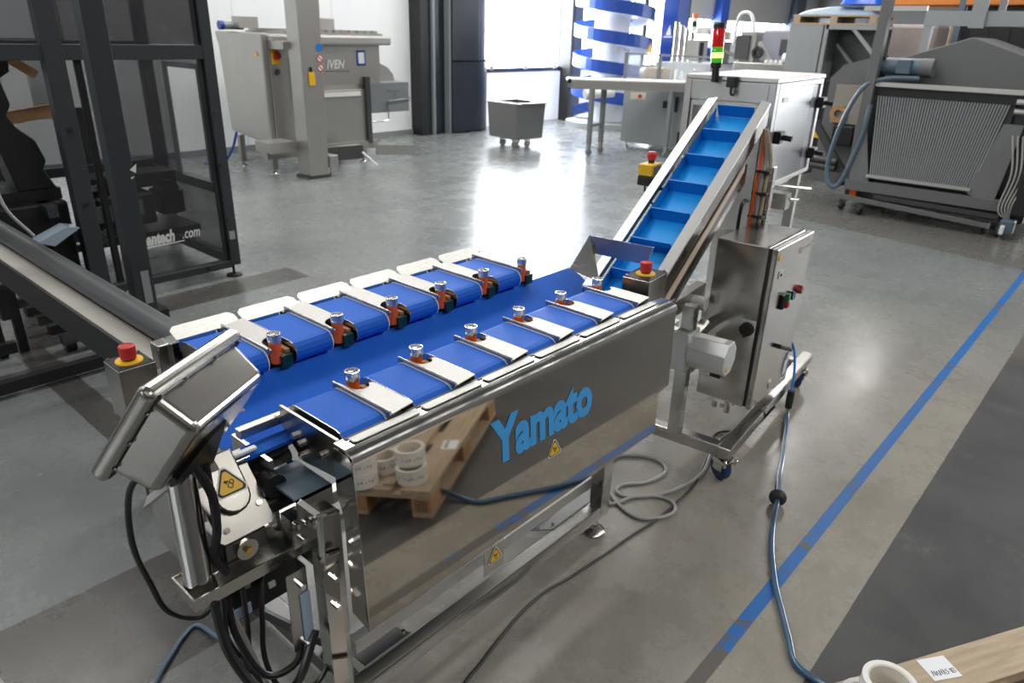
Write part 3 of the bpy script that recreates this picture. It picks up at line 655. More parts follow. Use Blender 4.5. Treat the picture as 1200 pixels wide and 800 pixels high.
# door frame on the side, with latches
sf = cb().box(4.45, 5.42, 1.298, 1.36, 1.735, 1.768).box(4.45, 4.50, 1.298, 1.36, 1.18, 1.735).box(5.36, 5.42, 1.298, 1.36, 1.18, 1.735).box(4.45, 5.42, 1.298, 1.36, 1.15, 1.18).make('side_frame', 'satin', ic, .003)
cb().box(4.50, 5.20, 1.302, 1.320, 1.18, 1.735).make('side_door', mat('satin_door', (.80, .80, .82), .16, 1), ic)
cb().box(5.20, 5.36, 1.310, 1.330, 1.18, 1.735).make('side_slot', 'pink', ic)
for p, z, L in ((4.46, 1.43, .09), (5.32, 1.58, .10), (5.32, 1.25, .10)):
    h = cb().box(p, p+L, 1.255, 1.30, z, z+.07).make('door_latch', 'black', ic, .006); cb().cyl((p+.05, 1.255, z+.035), (p+.05, 1.20, z+.030), .016, n=10).make('latch_knob', 'black', h)
cb().box(4.55, 4.66, 1.297, 1.302, 1.655, 1.685).make('side_label', 'white', ic)
cb().box(4.43, 5.40, 1.40, 1.46, .0, .06).make('foot_rail', 'satin', ic); cb().box(4.46, 4.54, 1.32, 1.40, .0, 1.15).make('frame_post', 'steelv', ic)
cb().box(5.30, 5.36, 1.32, 1.38, 0, 1.15).make('frame_post', 'dull', ic); cb().box(5.30, 5.36, 1.80, 1.85, 0, 1.10).make('frame_post', 'dull', ic)
for z, l in ((1.14, .22), (1.06, .16)): cb().cyl((4.75, 1.34, z), (4.85, 1.34-l, z-.01), .010, n=8).make('support_bar', 'bright', ic)
cb().box(4.70, 4.80, 1.22, 1.34, 1.0, 1.10).make('clamp_block', 'steel', ic)
# stack light on its bracket
T0 = CT @ Matrix.Translation((4.36, 1.566, 0)) @ Matrix.Rotation(math.radians(-3), 4, 'X')
sb = cb().box(4.345, 4.395, 1.53, 1.585, 1.735, 1.795).make('lamp_bracket', 'black', ic, .006); B(T0).cyl((0, 0, 1.76), (0, 0, 1.85), .022, n=14).make('lamp_stem', 'black', sb)
B(T0).lathe((0, 0, 1.84), (0, 0, 1), [(0, 0), (.034, 0), (.034, .028), (0, .028)], 20).make('lamp_base', 'black', sb)
B(T0).lathe((0, 0, 1.868), (0, 0, 1), [(.034, 0), (.034, .022), (.036, .024), (.036, .068), (.034, .07), (.034, .085)], 20).make('green_lens', 'lgreen', sb)
B(T0).lathe((0, 0, 1.893), (0, 0, 1), [(.0362, 0), (.0365, .006), (.0365, .024), (.0362, .03)], 20).make('lit_band', 'lglow', sb)
B(T0).lathe((0, 0, 1.953), (0, 0, 1), [(.034, 0), (.035, .004), (.035, .096), (.034, .10)], 20).make('red_lens', 'lred', sb)
B(T0).lathe((0, 0, 2.053), (0, 0, 1), [(.035, 0), (.035, .022), (.030, .028), (0, .028)], 20).make('lamp_cap', 'black', sb)
cb().tube([(4.37, 1.55, 1.77), (4.35, 1.55, 1.73), (4.34, 1.545, 1.70), (4.36, 1.535, 1.695), (4.38, 1.53, 1.72)], .007, 6).make('lamp_cable', 'cablack', sb)

# ------------------------------------------------------------------ pallet with tape rolls beside us
PA = Matrix.Translation((1.84, .362, 0)) @ rz(-29.8)     # x along the long side, y away from us; deck runs to -y
pt = thing('euro_pallet', 'worn wooden pallet with tape rolls standing on its near corner', 'pallet', (2.15, -.35, 0), -29.8)
def pb(): return B(PA)
for y, w in ((0, .145), (-.1935, .100), (-.3275, .145), (-.5065, .100), (-.655, .145)): pb().box(0, 1.2, -w+y, y, .122, .144).make('deck_board', 'wood', pt, .002)
for x, w in ((0, .145), (.5275, .145), (1.055, .145)): pb().box(x, x+w, -.8, 0, .100, .122).make('cross_board', 'wood', pt, .002)
for y, w in ((0, .100), (-.3275, .145), (-.700, .100)):
    for x, l in ((0, .145), (.5275, .145), (1.055, .145)): pb().box(x+.001, x+l-.001, y-w+.001, y-.001, .022, .100).make('pallet_block', 'woodb', pt, .002)
    pb().box(0, 1.2, y-w, y, 0, .022).make('base_board', 'wood', pt, .002)
# burnt-in grid mark on the end block
mk = pb()
for i in range(4): mk.box(-.0012, .0, -.078+.018*i, -.075+.018*i, .036, .088); mk.box(-.0012, 0, -.078, -.021, .036+.0165*i, .039+.0165*i)
mk.make('stamped_mark', 'ink', pt)
pb().box(.03, .09, -.245, -.19, .144, .158).make('wood_offcut', 'wood', None); bpy.data.objects['wood_offcut'].name = 'wood_offcut'
tag(bpy.data.objects['wood_offcut'], 'small square wood offcut lying between tape rolls on the pallet', 'offcut')
pp = Matrix.Translation((2.232, .075, .1448)) @ rz(-36)
ps = tag(B(pp).box(-.052, .052, -.042, .042, 0, .0006).make('paper_slip', 'paper', loc=(2.232, .075, .1448)), 'white paper slip with handwriting on the edge of the pallet', 'paper slip')
hw = B(pp); X0 = -.012
for a in ([(-.040, -.030), (-.036, -.010), (-.030, -.028)], [(-.028, -.012), (-.026, -.030), (-.020, -.014), (-.017, -.031)], [(-.013, -.030), (-.011, -.012), (-.005, -.027), (-.002, -.010)], [(.001, -.031), (.004, -.010), (.009, -.031)],
          [(.020, -.012), (.012, -.014), (.020, -.024), (.013, -.030)], [(.030, -.012), (.031, -.030)], [(.035, -.014), (.043, -.012), (.044, -.028), (.036, -.030), (.035, -.014)]):
    hw.tube([(x, y+.004, .0012) for x, y in a], .0011, 4, 1)
hw.make('handwriting', 'ink', ps)
def roll(x, y, z, label, r=.076, h=.074):
    b = B(); b.mi = 0
    b.lathe((x, y, z), (0, 0, 1), [(r*.80, 0), (r, 0), (r, h), (r*.80, h)], 40); b.mi = 1; b.lathe((x, y, z), (0, 0, 1), [(r*.80, h), (r*.74, h-.003), (r*.74, .003), (r*.80, 0)], 40); b.mi = 0
    o = tag(b.make('tape_roll', ['tape', 'tapecore'], loc=(x, y, z)), label, 'tape roll', 'rolls of packing tape on the pallet')
    k = B()                                                      # pale worn print bands round the roll
    for t in range(26):
        a = t*2*PI/26
        if t % 13 in (4, 12): continue
        a2 = a+.16-.05*(t % 3)
        k.prism([(x+(r+.0003)*math.cos(q), y+(r+.0003)*math.sin(q), z+h*.36+.004*(t % 2)) for q in (a, a2)]+[(x+(r-.001)*math.cos(q), y+(r-.001)*math.sin(q), z+h*.36+.004*(t % 2)) for q in (a2, a)], (0, 0, h*.17))
    k.make('faded_print', 'cabgrey', o)
    return o
def rstack(x, y, la, lb, dx=0, dy=0): roll(x+dx, y+dy, .144, la); roll(x+.004, y-.003, .219, lb)
rstack(1.900, .165, 'white tape roll under another on the pallet, next to the paper slip', 'white tape roll topping the stack next to the paper slip', -.026, .034)
roll(1.866, -.004, .144, 'single white tape roll standing alone between the two stacks')
rstack(1.708, .028, 'white tape roll under another at the near end of the pallet', 'white tape roll topping the stack at the near end of the pallet')

# ------------------------------------------------------------------ framed packing machine on the left
pm = thing('packing_machine', 'black framed packing machine with smoked panels and white lettering', 'machine', (2.3, 5.9, 0))
def post(x, y, w, d, z0=0, z1=2.9, m='anth', nm='frame_post'): return B().box(x-w/2, x+w/2, y-d/2, y+d/2, z0, z1).make(nm, m, pm, .004)
post(1.565, 4.31, .115, .10); post(1.79, 5.72, .125, .10, .02); post(2.865, 5.72, .085, .09, .10); post(2.955, 7.05, .09, .09)
post(1.95, 5.76, .045, .04, .05, 1.76, 'dark'); post(2.81, 5.735, .03, .04, .14, 2.2, 'dark', 'door_stile')
post(2.60, 7.05, .10, .09, .0, 2.9, 'dark'); post(1.60, 7.05, .09, .09); post(.55, 5.72, .10, .10)
for y, z0, z1, x0, x1 in ((5.72, 1.745, 1.845, -.6, 2.83), (5.72, .085, .145, 1.85, 2.83), (7.05, 1.745, 1.84, .5, 2.95), (7.05, .75, .83, 1.6, 2.95), (5.72, 2.7, 2.8, .5, 2.9), (7.05, 2.7, 2.8, .5, 3.0), (7.05, .08, .15, 1.6, 2.95)):
    B().box(x0, x1, y-.04, y+.04, z0, z1).make('cross_beam', 'anth', pm, .004)
for x in (2.865, 1.60):
    for z in (.10, .70, 2.70): B().box(x-.035, x+.035, 5.76, 7.05, z, z+.08).make('side_beam', 'anth', pm)
B().box(1.53, 1.60, 4.36, 5.70, 2.7, 2.8).make('side_beam', 'anth', pm); B().box(1.53, 1.60, 4.36, 5.70, .08, .15).make('side_beam', 'dark', pm)
pn = B().box(1.98, 2.80, 5.690, 5.696, .15, 1.745).make('smoked_panel', 'tint2', pm)
B().box(1.86, 2.80, 5.690, 5.696, 1.85, 2.7).make('smoked_panel', 'tint', pm)
B().box(1.65, 2.55, 7.03, 7.036, .83, 1.745).make('smoked_panel', 'tint', pm); B().box(1.65, 2.55, 7.03, 7.036, 1.84, 2.7).make('smoked_panel', 'tint', pm)
B().box(2.65, 2.91, 7.03, 7.036, .83, 1.745).make('smoked_panel', 'tint', pm)
B().box(2.65, 2.91, 7.03, 7.036, 1.84, 2.7).make('smoked_panel', 'tint', pm)
B().box(2.862, 2.868, 5.77, 7.0, .18, .78).make('smoked_panel', 'tint', pm); B().box(2.862, 2.868, 5.77, 7.0, 1.70, 2.7).make('smoked_panel', 'tint', pm)
B().box(2.862, 2.868, 5.77, 5.90, .78, 1.70).box(2.862, 2.868, 6.52, 7.0, .78, 1.70).make('smoked_panel', 'tint', pm); B().box(2.860, 2.870, 6.44, 6.52, .78, 1.70).box(2.860, 2.870, 5.90, 5.93, .78, 1.70).box(2.860, 2.870, 5.93, 6.44, 1.66, 1.70).make('window_frame', 'gpaint2', pm)
F = frame((2.165, 5.6885, .402), (1, 0, 0), (0, 0, 1))
textmesh('antech', .130, F, .001, .22, .005, .63).make('panel_lettering', 'logow', pn)
textmesh('.com', .118, frame((2.445, 5.6885, .405), (1, 0, 0), (0, 0, 1)), .001, .3, .001, .63).make('panel_lettering', 'logow', pn)
B().prism([(2.13, 5.689, .375), (2.46, 5.689, .385), (2.46, 5.689, .393), (2.13, 5.689, .388)], (0, -.001, 0)).make('lettering_underline', 'logow', pn)
for x in (2.855, 1.79):
    f = B().cyl((x, 5.72, .02), (x, 5.72, .11), .012, n=8).lathe((x, 5.72, 0), (0, 0, 1), [(.065, 0), (.065, .012), (.03, .022), (.0, .024)], 20).make('levelling_foot', 'dark', pm)
for x, z in ((1.79, 1.30), (1.79, .78), (2.82, .95), (2.82, 1.35), (2.82, .50), (2.62, .12)): B().cyl((x, 5.67, z), (x, 5.65, z), .016, n=10).make('panel_knob', 'black', pm)
for x in (2.56, 2.64):
    for z in (.92, 1.36, 1.95): B().box(x-.012, x+.012, 7.015, 7.03, z, z+.03).make('panel_clip', 'black', pm)
B().box(2.83, 2.88, 5.665, 5.675, .33, .40).make('hinge', 'dull', pm)
B().box(1.555, 1.60, 4.255, 4.259, .46, .66).make('worn_label', 'gpaint', pm)
for q in ([(1.60, 4.256, 1.24), (1.64, 4.256, 1.27), (1.63, 4.256, 1.22)], [(1.60, 4.256, 1.20), (1.622, 4.256, 1.205), (1.60, 4.256, 1.188)]): B().prism(q, (0, -.002, 0)).make('torn_sticker', 'white', pm)
# inner works
B().box(1.98, 2.70, 6.2, 6.45, .74, .86).make('inner_beam', 'dark', pm, .01); B().box(2.0, 2.45, 6.1, 6.5, .46, .72).make('drive_unit', 'black', pm, .02)
B().box(2.52, 2.72, 6.15, 6.4, .50, .70).make('drive_unit', 'dark', pm, .02); B().cyl((2.60, 6.12, .72), (2.60, 6.3, .72), .07, n=16).make('drive_wheel', 'black', pm)
B().box(2.0, 2.75, 6.0, 6.6, .36, .42).make('inner_tray', 'black', pm); B().box(2.2, 2.33, 6.05, 6.055, .56, .68).make('inner_label', 'gpaint2', pm)
B().box(1.88, 1.98, 5.80, 5.81, .84, .88).make('inner_label', 'gpaint2', pm); B().box(1.90, 2.0, 5.80, 5.81, .60, .72).make('inner_label', 'gpaint2', pm); B().box(1.92, 1.99, 5.80, 5.81, .50, .55).make('inner_label', 'gpaint2', pm)
B().box(2.0, 2.8, 6.9, 7.0, .20, .30).make('inner_beam', 'anth', pm); B().prism([(2.0, 6.6, .9), (2.25, 6.6, .9), (2.2, 6.6, 1.35), (1.98, 6.6, 1.36)], (0, .02, 0)).make('fold_plate', 'anth', pm)
B().box(1.95, 2.10, 6.85, 6.9, 1.25, 1.70).make('grey_guard', 'gpaint', pm)
cbx = B().box(1.55, 2.05, 6.2, 6.5, 1.86, 2.55).make('switch_cabinet', 'gpaint', pm, .01); B().lathe((1.98, 6.2, 1.98), (0, -1, 0), [(0, 0), (.03, 0), (.028, .05), (0, .05)], 14).make('red_switch', 'red', cbx)
B().box(1.45, 1.50, 6.1, 6.4, 1.86, 2.55).make('glass_strip', 'glass', pm); B().box(.6, 1.35, 6.6, 6.62, 1.86, 2.6).make('smoked_panel', 'tint', pm)
# gripper head hanging in the open bay, with its lamp-black outline
g = B()
g.prism([(1.34, 6.0, 1.80), (1.62, 6.0, 1.80), (1.60, 6.0, 1.66), (1.53, 6.0, 1.62), (1.56, 6.0, 1.45), (1.52, 6.0, 1.38), (1.56, 6.0, 1.30), (1.66, 6.0, 1.20), (1.70, 6.0, 1.06), (1.67, 6.0, 1.0), (1.73, 6.0, .86), (1.48, 6.0, .86), (1.42, 6.0, 1.2), (1.36, 6.0, 1.5)], (0, .22, 0))
g.make('gripper_arm', 'dark', pm, .01)
B().beam((1.1, 6.45, 1.24), (1.95, 6.45, 1.36), .05, .09).make('wooden_bar', 'woodb', pm); B().beam((1.60, 6.3, 1.80), (1.84, 6.3, 1.62), .05, .06).make('wooden_bar', 'woodb', pm)
B().box(.9, 1.75, 6.0, 6.25, .78, .86).make('inner_beam', 'dark', pm); B().box(1.30, 1.75, 5.9, 6.3, .20, .78).make('drive_unit', 'dark', pm, .02)
B().box(.55, 1.10, 5.95, 6.4, .3, 1.75).make('drive_unit', 'dark', pm, .02)
B().box(1.38, 1.47, 5.6, 5.7, .40, .47).make('red_valve', 'red', pm, .01); B().box(1.44, 1.49, 5.58, 5.65, .30, .36).make('red_valve', 'red', pm, .01)
B().prism([(1.42, 5.6, .58), (1.62, 5.6, .66), (1.70, 5.6, .64), (1.52, 5.6, .54)], (0, .15, 0)).make('film_pack', 'film', pm)
B().tube([(1.34, 5.8, 1.55), (1.30, 5.75, 1.2), (1.30, 5.7, .85), (1.42, 5.65, .62)], .012, 6).make('wiring', 'cabgrey', pm)
B().tube([(1.20, 5.8, 1.0), (1.26, 5.7, .7), (1.28, 5.6, .42)], .012, 6).make('wiring', 'cabgrey', pm)
for i in range(5): B().box(1.2, 1.72, 4.7+i*.22, 4.76+i*.22, .16, .22).make('chain_bar', 'dark' if i % 2 else 'darksteel', pm)
B().box(1.32, 1.55, 4.95, 4.99, .23, .245).make('slat', 'wood', pm); B().box(1.40, 1.56, 4.80, 4.86, .225, .24).make('slat', 'dull', pm); B().box(1.28, 1.6, 4.55, 4.575, .22, .24).make('slat', 'dull', pm)
bx = B().box(1.50, 1.72, 4.36, 4.50, .26, .36).make('sensor_box', 'black', pm); B().box(1.55, 1.60, 4.358, 4.36, .29, .33).make('sensor_label', 'white', bx)

# ------------------------------------------------------------------ slider bed running out of it towards the weigher
sbd = thing('slider_bed', 'long narrow slider bed with pale belt and dark tubular guide behind the display', 'conveyor', (1.03, 4.1, 0))
B().box(.955, 1.052, 2.52, 6.1, .785, .800).make('bed_belt', mat('pale_slider', (.36, .345, .315), .5, var=.12, vs=6), sbd)
B().box(.955, 1.052, 2.52, 2.72, .800, .8015).make('bed_splice', 'satin', sbd)
B().tube([(1.09, 2.50, .845), (1.09, 4.3, .845), (1.09, 6.1, .845)], .054, 18, 1).make('guide_tube', mat('graphite_tube', (.10, .105, .11), .42, .6), sbd)
B().box(.94, .955, 2.52, 6.1, .66, .803).make('bed_side', 'dark', sbd); B().box(1.05, 1.14, 2.52, 6.1, .70, .79).make('bed_side', 'dark', sbd)
B().box(.955, 1.05, 2.53, 6.1, .70, .78).make('bed_body', 'dark', sbd)
for y in (3.0, 5.2):
    for x in (.98, 1.10): B().box(x-.025, x+.025, y-.025, y+.025, 0, .70).make('bed_leg', 'dark', sbd)
B().box(-.2, 1.05, 5.12, 5.18, .03, .10).make('base_beam', 'dark', sbd); B().box(-.2, 1.4, 4.52, 4.58, .03, .10).make('base_beam', 'dark', sbd)
B().box(-.3, .98, 4.84, 4.90, .40, .44).make('screw_rail', 'darksteel', sbd)
sp = B()
for i in range(40): a = (-.2+i*.029); sp.cyl((a, 4.80, .47), (a+.016, 4.80, .47), .018, n=10)
sp.cyl((-.2, 4.80, .47), (.98, 4.80, .47), .011, n=8).make('lead_screw', 'bright', sbd); B().box(.94, 1.0, 4.75, 4.92, .38, .56).make('screw_bearing', 'dark', sbd)
B().cyl((1.28, 5.0, .05), (1.34, 5.0, .05), .05, n=18).make('bed_caster', 'rubber', sbd); B().cyl((1.275, 5.0, .05), (1.345, 5.0, .05), .022, n=12).make('caster_hub', 'dull', sbd)
B().box(1.29, 1.33, 4.98, 5.02, .1, .70).make('bed_leg', 'dark', sbd); B().box(1.05, 1.33, 4.98, 5.02, .66, .70).make('bed_leg', 'dark', sbd)

# ------------------------------------------------------------------ hoses and cables on the floor
Fz = .008
def fl3(p, z=Fz): return [(x, y, z) for x, y in p]
cable('power_cord', [(3.45, 1.16, .22), (3.42, 1.25, .06)]+fl3([(3.33, 1.40), (3.12, 1.335), (2.82, 1.253), (2.60, 1.236), (2.438, 1.237), (2.261, 1.258), (2.113, 1.268), (1.979, 1.28), (1.855, 1.294), (1.745, 1.314), (1.616, 1.312), (1.472, 1.289), (1.329, 1.258), (1.227, 1.238), (1.10, 1.19), (.7, .9)], .007), .006, 'cablack', 'black power cord trailing along the floor beside the polished weigher')
cable('grey_cable', [(3.42, 1.19, .22), (3.36, 1.28, .10)]+fl3([(3.24, 1.35), (3.168, 1.342), (2.927, 1.269), (2.744, 1.28), (2.596, 1.333), (2.486, 1.428), (2.49, 1.493), (2.554, 1.497), (2.653, 1.425), (2.79, 1.405), (2.86, 1.475), (2.834, 1.579), (2.74, 1.66), (2.58, 1.62), (2.45, 1.50), (2.386, 1.362), (2.398, 1.279), (2.481, 1.219), (2.553, 1.212), (2.600, 1.261), (2.576, 1.344), (2.494, 1.41), (2.39, 1.45), (2.2, 1.62)], .009), .0085, 'cabgrey', 'grey cable coiled in loops on the floor behind the weigher')
cable('floor_cable', [(.70, 1.62, .30), (.75, 1.95, .06)]+fl3([(.745, 2.116), (.68, 2.10), (.616, 2.051), (.561, 2.005), (.46, 1.90), (.2, 1.6)], .009), .008, 'cabblue', 'blue-grey cable leaving the weigher across the floor at the display end')
cable('display_cable', [(.50, 1.54, 1.06), (.465, 1.59, .98), (.465, 1.65, .80), (.50, 1.70, .62), (.53, 1.70, .50), (.60, 1.66, .46), (.66, 1.66, .52)], .008, 'cablack', 'black cable hanging from the display beside its pole')
hz = thing('air_hose', 'dark blue air hose with black ball hanging from the control cabinet to the floor', 'hose', (2.9, .88, 0))
B().tube([cw(3.915, .80, .03), cw(3.87, .787, .016), (3.62, 1.130, .014), (3.48, 1.083, .014), (3.30, 1.02, .014), (3.144, .97, .014), (2.93, .891, .040), (2.731, .826, .016), (2.563, .757, .014), (2.398, .672, .014), (2.28, .598, .014), (2.155, .517, .014), (2.062, .455, .014), (2.035, .36, .018), (2.0, .26, .036), (1.92, .08, .036)], .0125, 10).make('hose_line', 'hose', hz)
B().lathe((2.935, .893, .040), V((.95, .33, 0)), [(0, -.030), (.026, -.028), (.038, -.012), (.040, 0), (.038, .012), (.026, .028), (0, .030)], 20).make('stop_ball', 'rubber', hz)
B().cyl(cw(3.916, .80, .055), cw(3.912, .80, .165), .020, n=14).make('quick_coupling', 'rubber', hz); B().cyl(cw(3.915, .80, .09), cw(3.913, .80, .135), .0215, n=14).make('coupling_ring', 'green', hz)
B().cyl(cw(3.915, .80, .022), cw(3.916, .80, .055), .013, n=10).make('hose_ferrule', 'brass', hz)
B().tube([cw(3.912, .80, .16), cw(3.99, .822, .26), cw(4.06, .87, .37), cw(3.99, .94, .49), cw(3.84, 1.0, .60)], .0075, 8).make('air_line', 'tubeb', hz)
# yellow stop-button box on the far side of the incline conveyor
yb = B(CT @ Matrix.Translation((.105, -.02, .048))).box(3.34, 3.45, 1.60, 1.68, 1.285, 1.345).make('yellow_button_box', 'yellow', cv, .006)
B(CT @ Matrix.Translation((.105, -.02, .048))).box(3.34, 3.45, 1.60, 1.68, 1.235, 1.284).make('box_base', 'black', yb, .004); B(CT @ Matrix.Translation((.105, -.02, .048))).box(3.355, 3.435, 1.596, 1.60, 1.295, 1.335).make('box_label', 'gpaint2', yb)
B(CT @ Matrix.Translation((.105, -.02, .048))).lathe((3.405, 1.64, 1.345), (0, 0, 1), [(0, 0), (.017, 0), (.017, .018), (0, .018)], 14).make('button_collar', 'black', yb)
B(CT @ Matrix.Translation((.105, -.02, .048))).lathe((3.405, 1.64, 1.362), (0, 0, 1), [(0, 0), (.022, 0), (.026, .03), (.02, .04), (0, .04)], 20).make('mushroom_button', 'red', yb)
B(CT @ Matrix.Translation((.105, -.02, .048))).box(3.36, 3.43, 1.53, 1.61, 1.22, 1.236).make('box_mount', 'black', yb); B(CT @ Matrix.Translation((.105, -.02, .048))).tube([(3.35, 1.64, 1.25), (3.33, 1.62, 1.20), (3.36, 1.58, 1.14), (3.42, 1.56, 1.12)], .006, 6).make('wiring', 'cablack', yb)

# ------------------------------------------------------------------ mixer and lifting column in front of the white wall
mx = thing('meat_mixer', 'large grey stainless tub mixer with red-and-yellow main switch, before the white wall', 'mixer', (6.7, 10.2, 0))
B().prism([(5.60, 9.60, .40), (5.60, 10.70, .52), (5.60, 10.78, 1.70), (5.60, 10.86, 1.90), (5.60, 9.58, 1.90)], (.09, 0, 0)).make('end_housing', 'dull', mx, .02)
B().prism([(5.69, 9.62, 1.80), (5.69, 9.62, 1.20), (5.69, 9.80, .85), (5.69, 10.5, .70), (5.69, 10.7, 1.0), (5.69, 10.7, 1.80)], (1.95, 0, 0)).make('tub', 'dull', mx)
B().box(5.69, 7.80, 9.50, 10.75, 1.755, 1.885).make('tub_rim', 'satin', mx, .03)
lid = B().box(5.95, 7.70, 9.6, 10.6, 1.885, 1.92)
lid = lid.make('grid_lid', 'dull', mx)
for i in range(12): B().box(6.0+i*.14, 6.08+i*.14, 9.62, 10.6, 1.92, 1.955).make('grid_bar', 'dull', lid)
B().box(6.95, 7.25, 10.2, 10.5, 1.955, 2.12).make('lid_box', 'dull', mx, .01); B().box(5.35+.35, 6.0, 10.3, 10.5, 1.95, 2.10).make('lid_box', 'dull', mx)
B().cyl((5.55, 10.5, 1.98), (5.86, 10.5, 1.98), .055, n=16).make('grey_motor', 'gpaint', mx); B().cyl((5.50, 10.5, 1.98), (5.56, 10.5, 1.98), .06, n=16).make('blue_cap', 'spiral', mx)
B().box(5.69, 6.05, 9.58, 9.75, .42, 1.75).make('control_strip', 'dull', mx, .01)
sw2 = B().box(5.73, 5.85, 9.565, 9.58, 1.50, 1.70).make('switch_plate', 'yellow', mx); B().lathe((5.80, 9.565, 1.61), (0, -1, 0), [(0, 0), (.055, 0), (.05, .04), (0, .04)], 18).make('main_switch', 'red', sw2)
B().cyl((5.79, 9.58, 1.40), (5.79, 9.55, 1.40), .04, n=14).make('dial', 'darksteel', mx)
B().prism([(5.592, 9.78, 1.60), (5.592, 9.70, 1.60), (5.592, 9.74, 1.67)], (-.003, 0, 0)).make('warning_mark', 'yellow', mx)
B().box(6.02, 6.08, 9.54, 9.58, 1.0, 1.60).make('slot_handle', 'black', mx)
B().box(6.0, 7.36, 9.60, 10.4, .34, 1.12).make('lower_body', 'dull', mx, .01); B().box(6.05, 7.20, 9.56, 9.60, 1.03, 1.09).make('white_roller', 'white', mx)
B().box(7.30, 7.38, 9.55, 9.66, .30, 1.30).make('edge_post', 'darksteel', mx)
B().box(7.38, 8.22, 9.62, 10.3, .745, 1.20).make('discharge_box', 'gpaint2', mx, .01)
pts = [(7.38, 1.2), (8.16, 1.2), (8.13, 1.30), (8.02, 1.41), (7.80, 1.50), (7.38, 1.58)]
B().prism([(x, 9.9, z) for x, z in pts], (0, .5, 0)).make('discharge_hood', 'dull', mx)
B().tube([(7.38, 9.58, .62), (7.70, 9.58, .62), (7.74, 9.58, .68), (7.74, 9.58, .90), (7.80, 9.58, .93), (8.22, 9.58, .95)], .012, 6, 2).make('pipe_handle', 'bright', mx)
B().box(7.76, 8.05, 9.612, 9.62, 1.07, 1.10).make('type_plate', 'gpaint2', mx); B().box(7.92, 7.98, 9.612, 9.62, .98, 1.06).make('type_plate', 'gpaint2', mx)
bo = B().box(7.20, 7.36, 9.612, 9.62, 1.46, 1.68).make('notice_board', 'spiral', mx); B().box(7.225, 7.335, 9.608, 9.612, 1.49, 1.65).make('notice_sheet', 'paper', bo)
textmesh('IVEN', .17, frame((6.64, 9.612, 1.43), (1, 0, 0), (0, 0, 1)), .006, .25, .004, .85).make('raised_lettering', 'white', mx)
B().box(6.60, 7.05, 9.611, 9.62, 1.38, 1.395).make('lettering_bar', 'bright', mx)
for x, y in ((5.66, 9.68), (5.68, 10.6), (7.33, 9.75), (7.3, 10.4)): 
    B().box(x-.04, x+.04, y-.04, y+.04, .05, .45).make('leg', 'dull', mx); B().lathe((x, y, 0), (0, 0, 1), [(.07, 0), (.065, .015), (.02, .03), (.02, .06)], 14).make('levelling_foot', 'bright', mx)
B().box(5.5, 7.5, 9.56, 9.68, .22, .34).make('base_frame', 'dull', mx); B().box(6.5, 7.1, 9.555, 9.56, .25, .31).make('frame_slot', 'white', mx)
B().beam((7.40, 9.5, .20), (8.0, 9.25, .17), .06, .16).make('fork_arm', 'dull', mx); B().beam((6.30, 9.3, .25), (6.9, 9.2, .25), .06, .20).make('fork_arm', 'darksteel', mx)
B().cyl((6.86, 9.15, .25), (6.98, 8.95, .06), .015, n=8).make('lever', 'white', mx)
B().box(5.35, 5.75, 9.2, 9.6, .36, .50).make('side_arm', 'dull', mx); B().tube([(5.60, 10.55, .5), (5.52, 10.6, .25), (5.40, 10.7, .06), (5.2, 10.9, .03)], .02, 6).make('blue_lead', 'spiral', mx)
B().box(5.69, 6.0, 9.2, 9.58, 1.70, 1.80).make('side_arm', 'dull', mx)

lc = thing('lifting_column', 'tall grey square lifting column with round blue and red stickers in front of the mixer', 'column', (5.95, 9.05, 0))
B().prism([(5.77, 9.22, 0.04), (6.08, 9.22, .04), (6.13, 9.22, 2.9), (5.77, 9.22, 2.9)], (0, -.30, 0)).make('column_tube', 'dull', lc, .012)
B().box(6.09, 6.24, 8.90, 9.15, .13, .30).make('column_shoe', 'dull', lc, .01); B().cyl((6.15, 8.95, 0), (6.15, 8.95, .13), .03, n=10).make('column_foot', 'bright', lc)
B().box(5.74, 6.12, 8.94, 9.24, 0, .04).make('foot_plate', 'darksteel', lc)
for z, m in ((1.735, 'spiral'), (1.60, 'white'), (1.48, 'white')):
    d = B().cyl((6.06, 8.918, z), (6.06, 8.914, z), .052, n=18).make('round_sticker', mat('sticker_blue', (.02, .2, .62), .4) if m == 'spiral' else 'white', lc)
    if m == 'white': B().lathe((6.06, 8.914, z), (0, -1, 0), [(.040, 0), (.052, 0), (.052, .002), (.040, .002)], 18).beam((6.03, 8.913, z+.03), (6.09, 8.913, z-.03), .003, .012).make('prohibition_ring', mat('sticker_red', (.5, .04, .04), .5), d)
tgp = B().box(5.86, 5.95, 8.90, 8.915, 1.26, 1.43).make('yellow_tag', 'yellow', lc); B().box(5.885, 5.915, 8.90, 8.92, 1.43, 1.49).make('tag_clip', 'black', tgp)

# ------------------------------------------------------------------ wheeled bin in the window light
bn = thing('wheeled_bin', 'open square stainless bin on casters standing in the bright window light', 'bin', (10.52, 9.28, 0))
t, bt = [(10.16, 8.94), (10.86, 8.84), (10.96, 9.66), (10.24, 9.74)], [(10.19, 8.97), (10.83, 8.87), (10.93, 9.63), (10.27, 9.71)]
b = B(); vs = [(x, y, .80) for x, y in t]+[(x, y, .17) for x, y in bt]+[(x*.94+10.55*.06, y*.94+9.29*.06, .80) for x, y in t]+[(x*.94+10.55*.06, y*.94+9.29*.06, .19) for x, y in bt]
b.fv(vs, [(0, 1, 5, 4), (1, 2, 6, 5), (2, 3, 7, 6), (3, 0, 4, 7), (4, 5, 6, 7), (8, 12, 13, 9), (9, 13, 14, 10), (10, 14, 15, 11), (11, 15, 12, 8), (12, 15, 14, 13), (0, 8, 9, 1), (1, 9, 10, 2), (2, 10, 11, 3), (3, 11, 8, 0)])
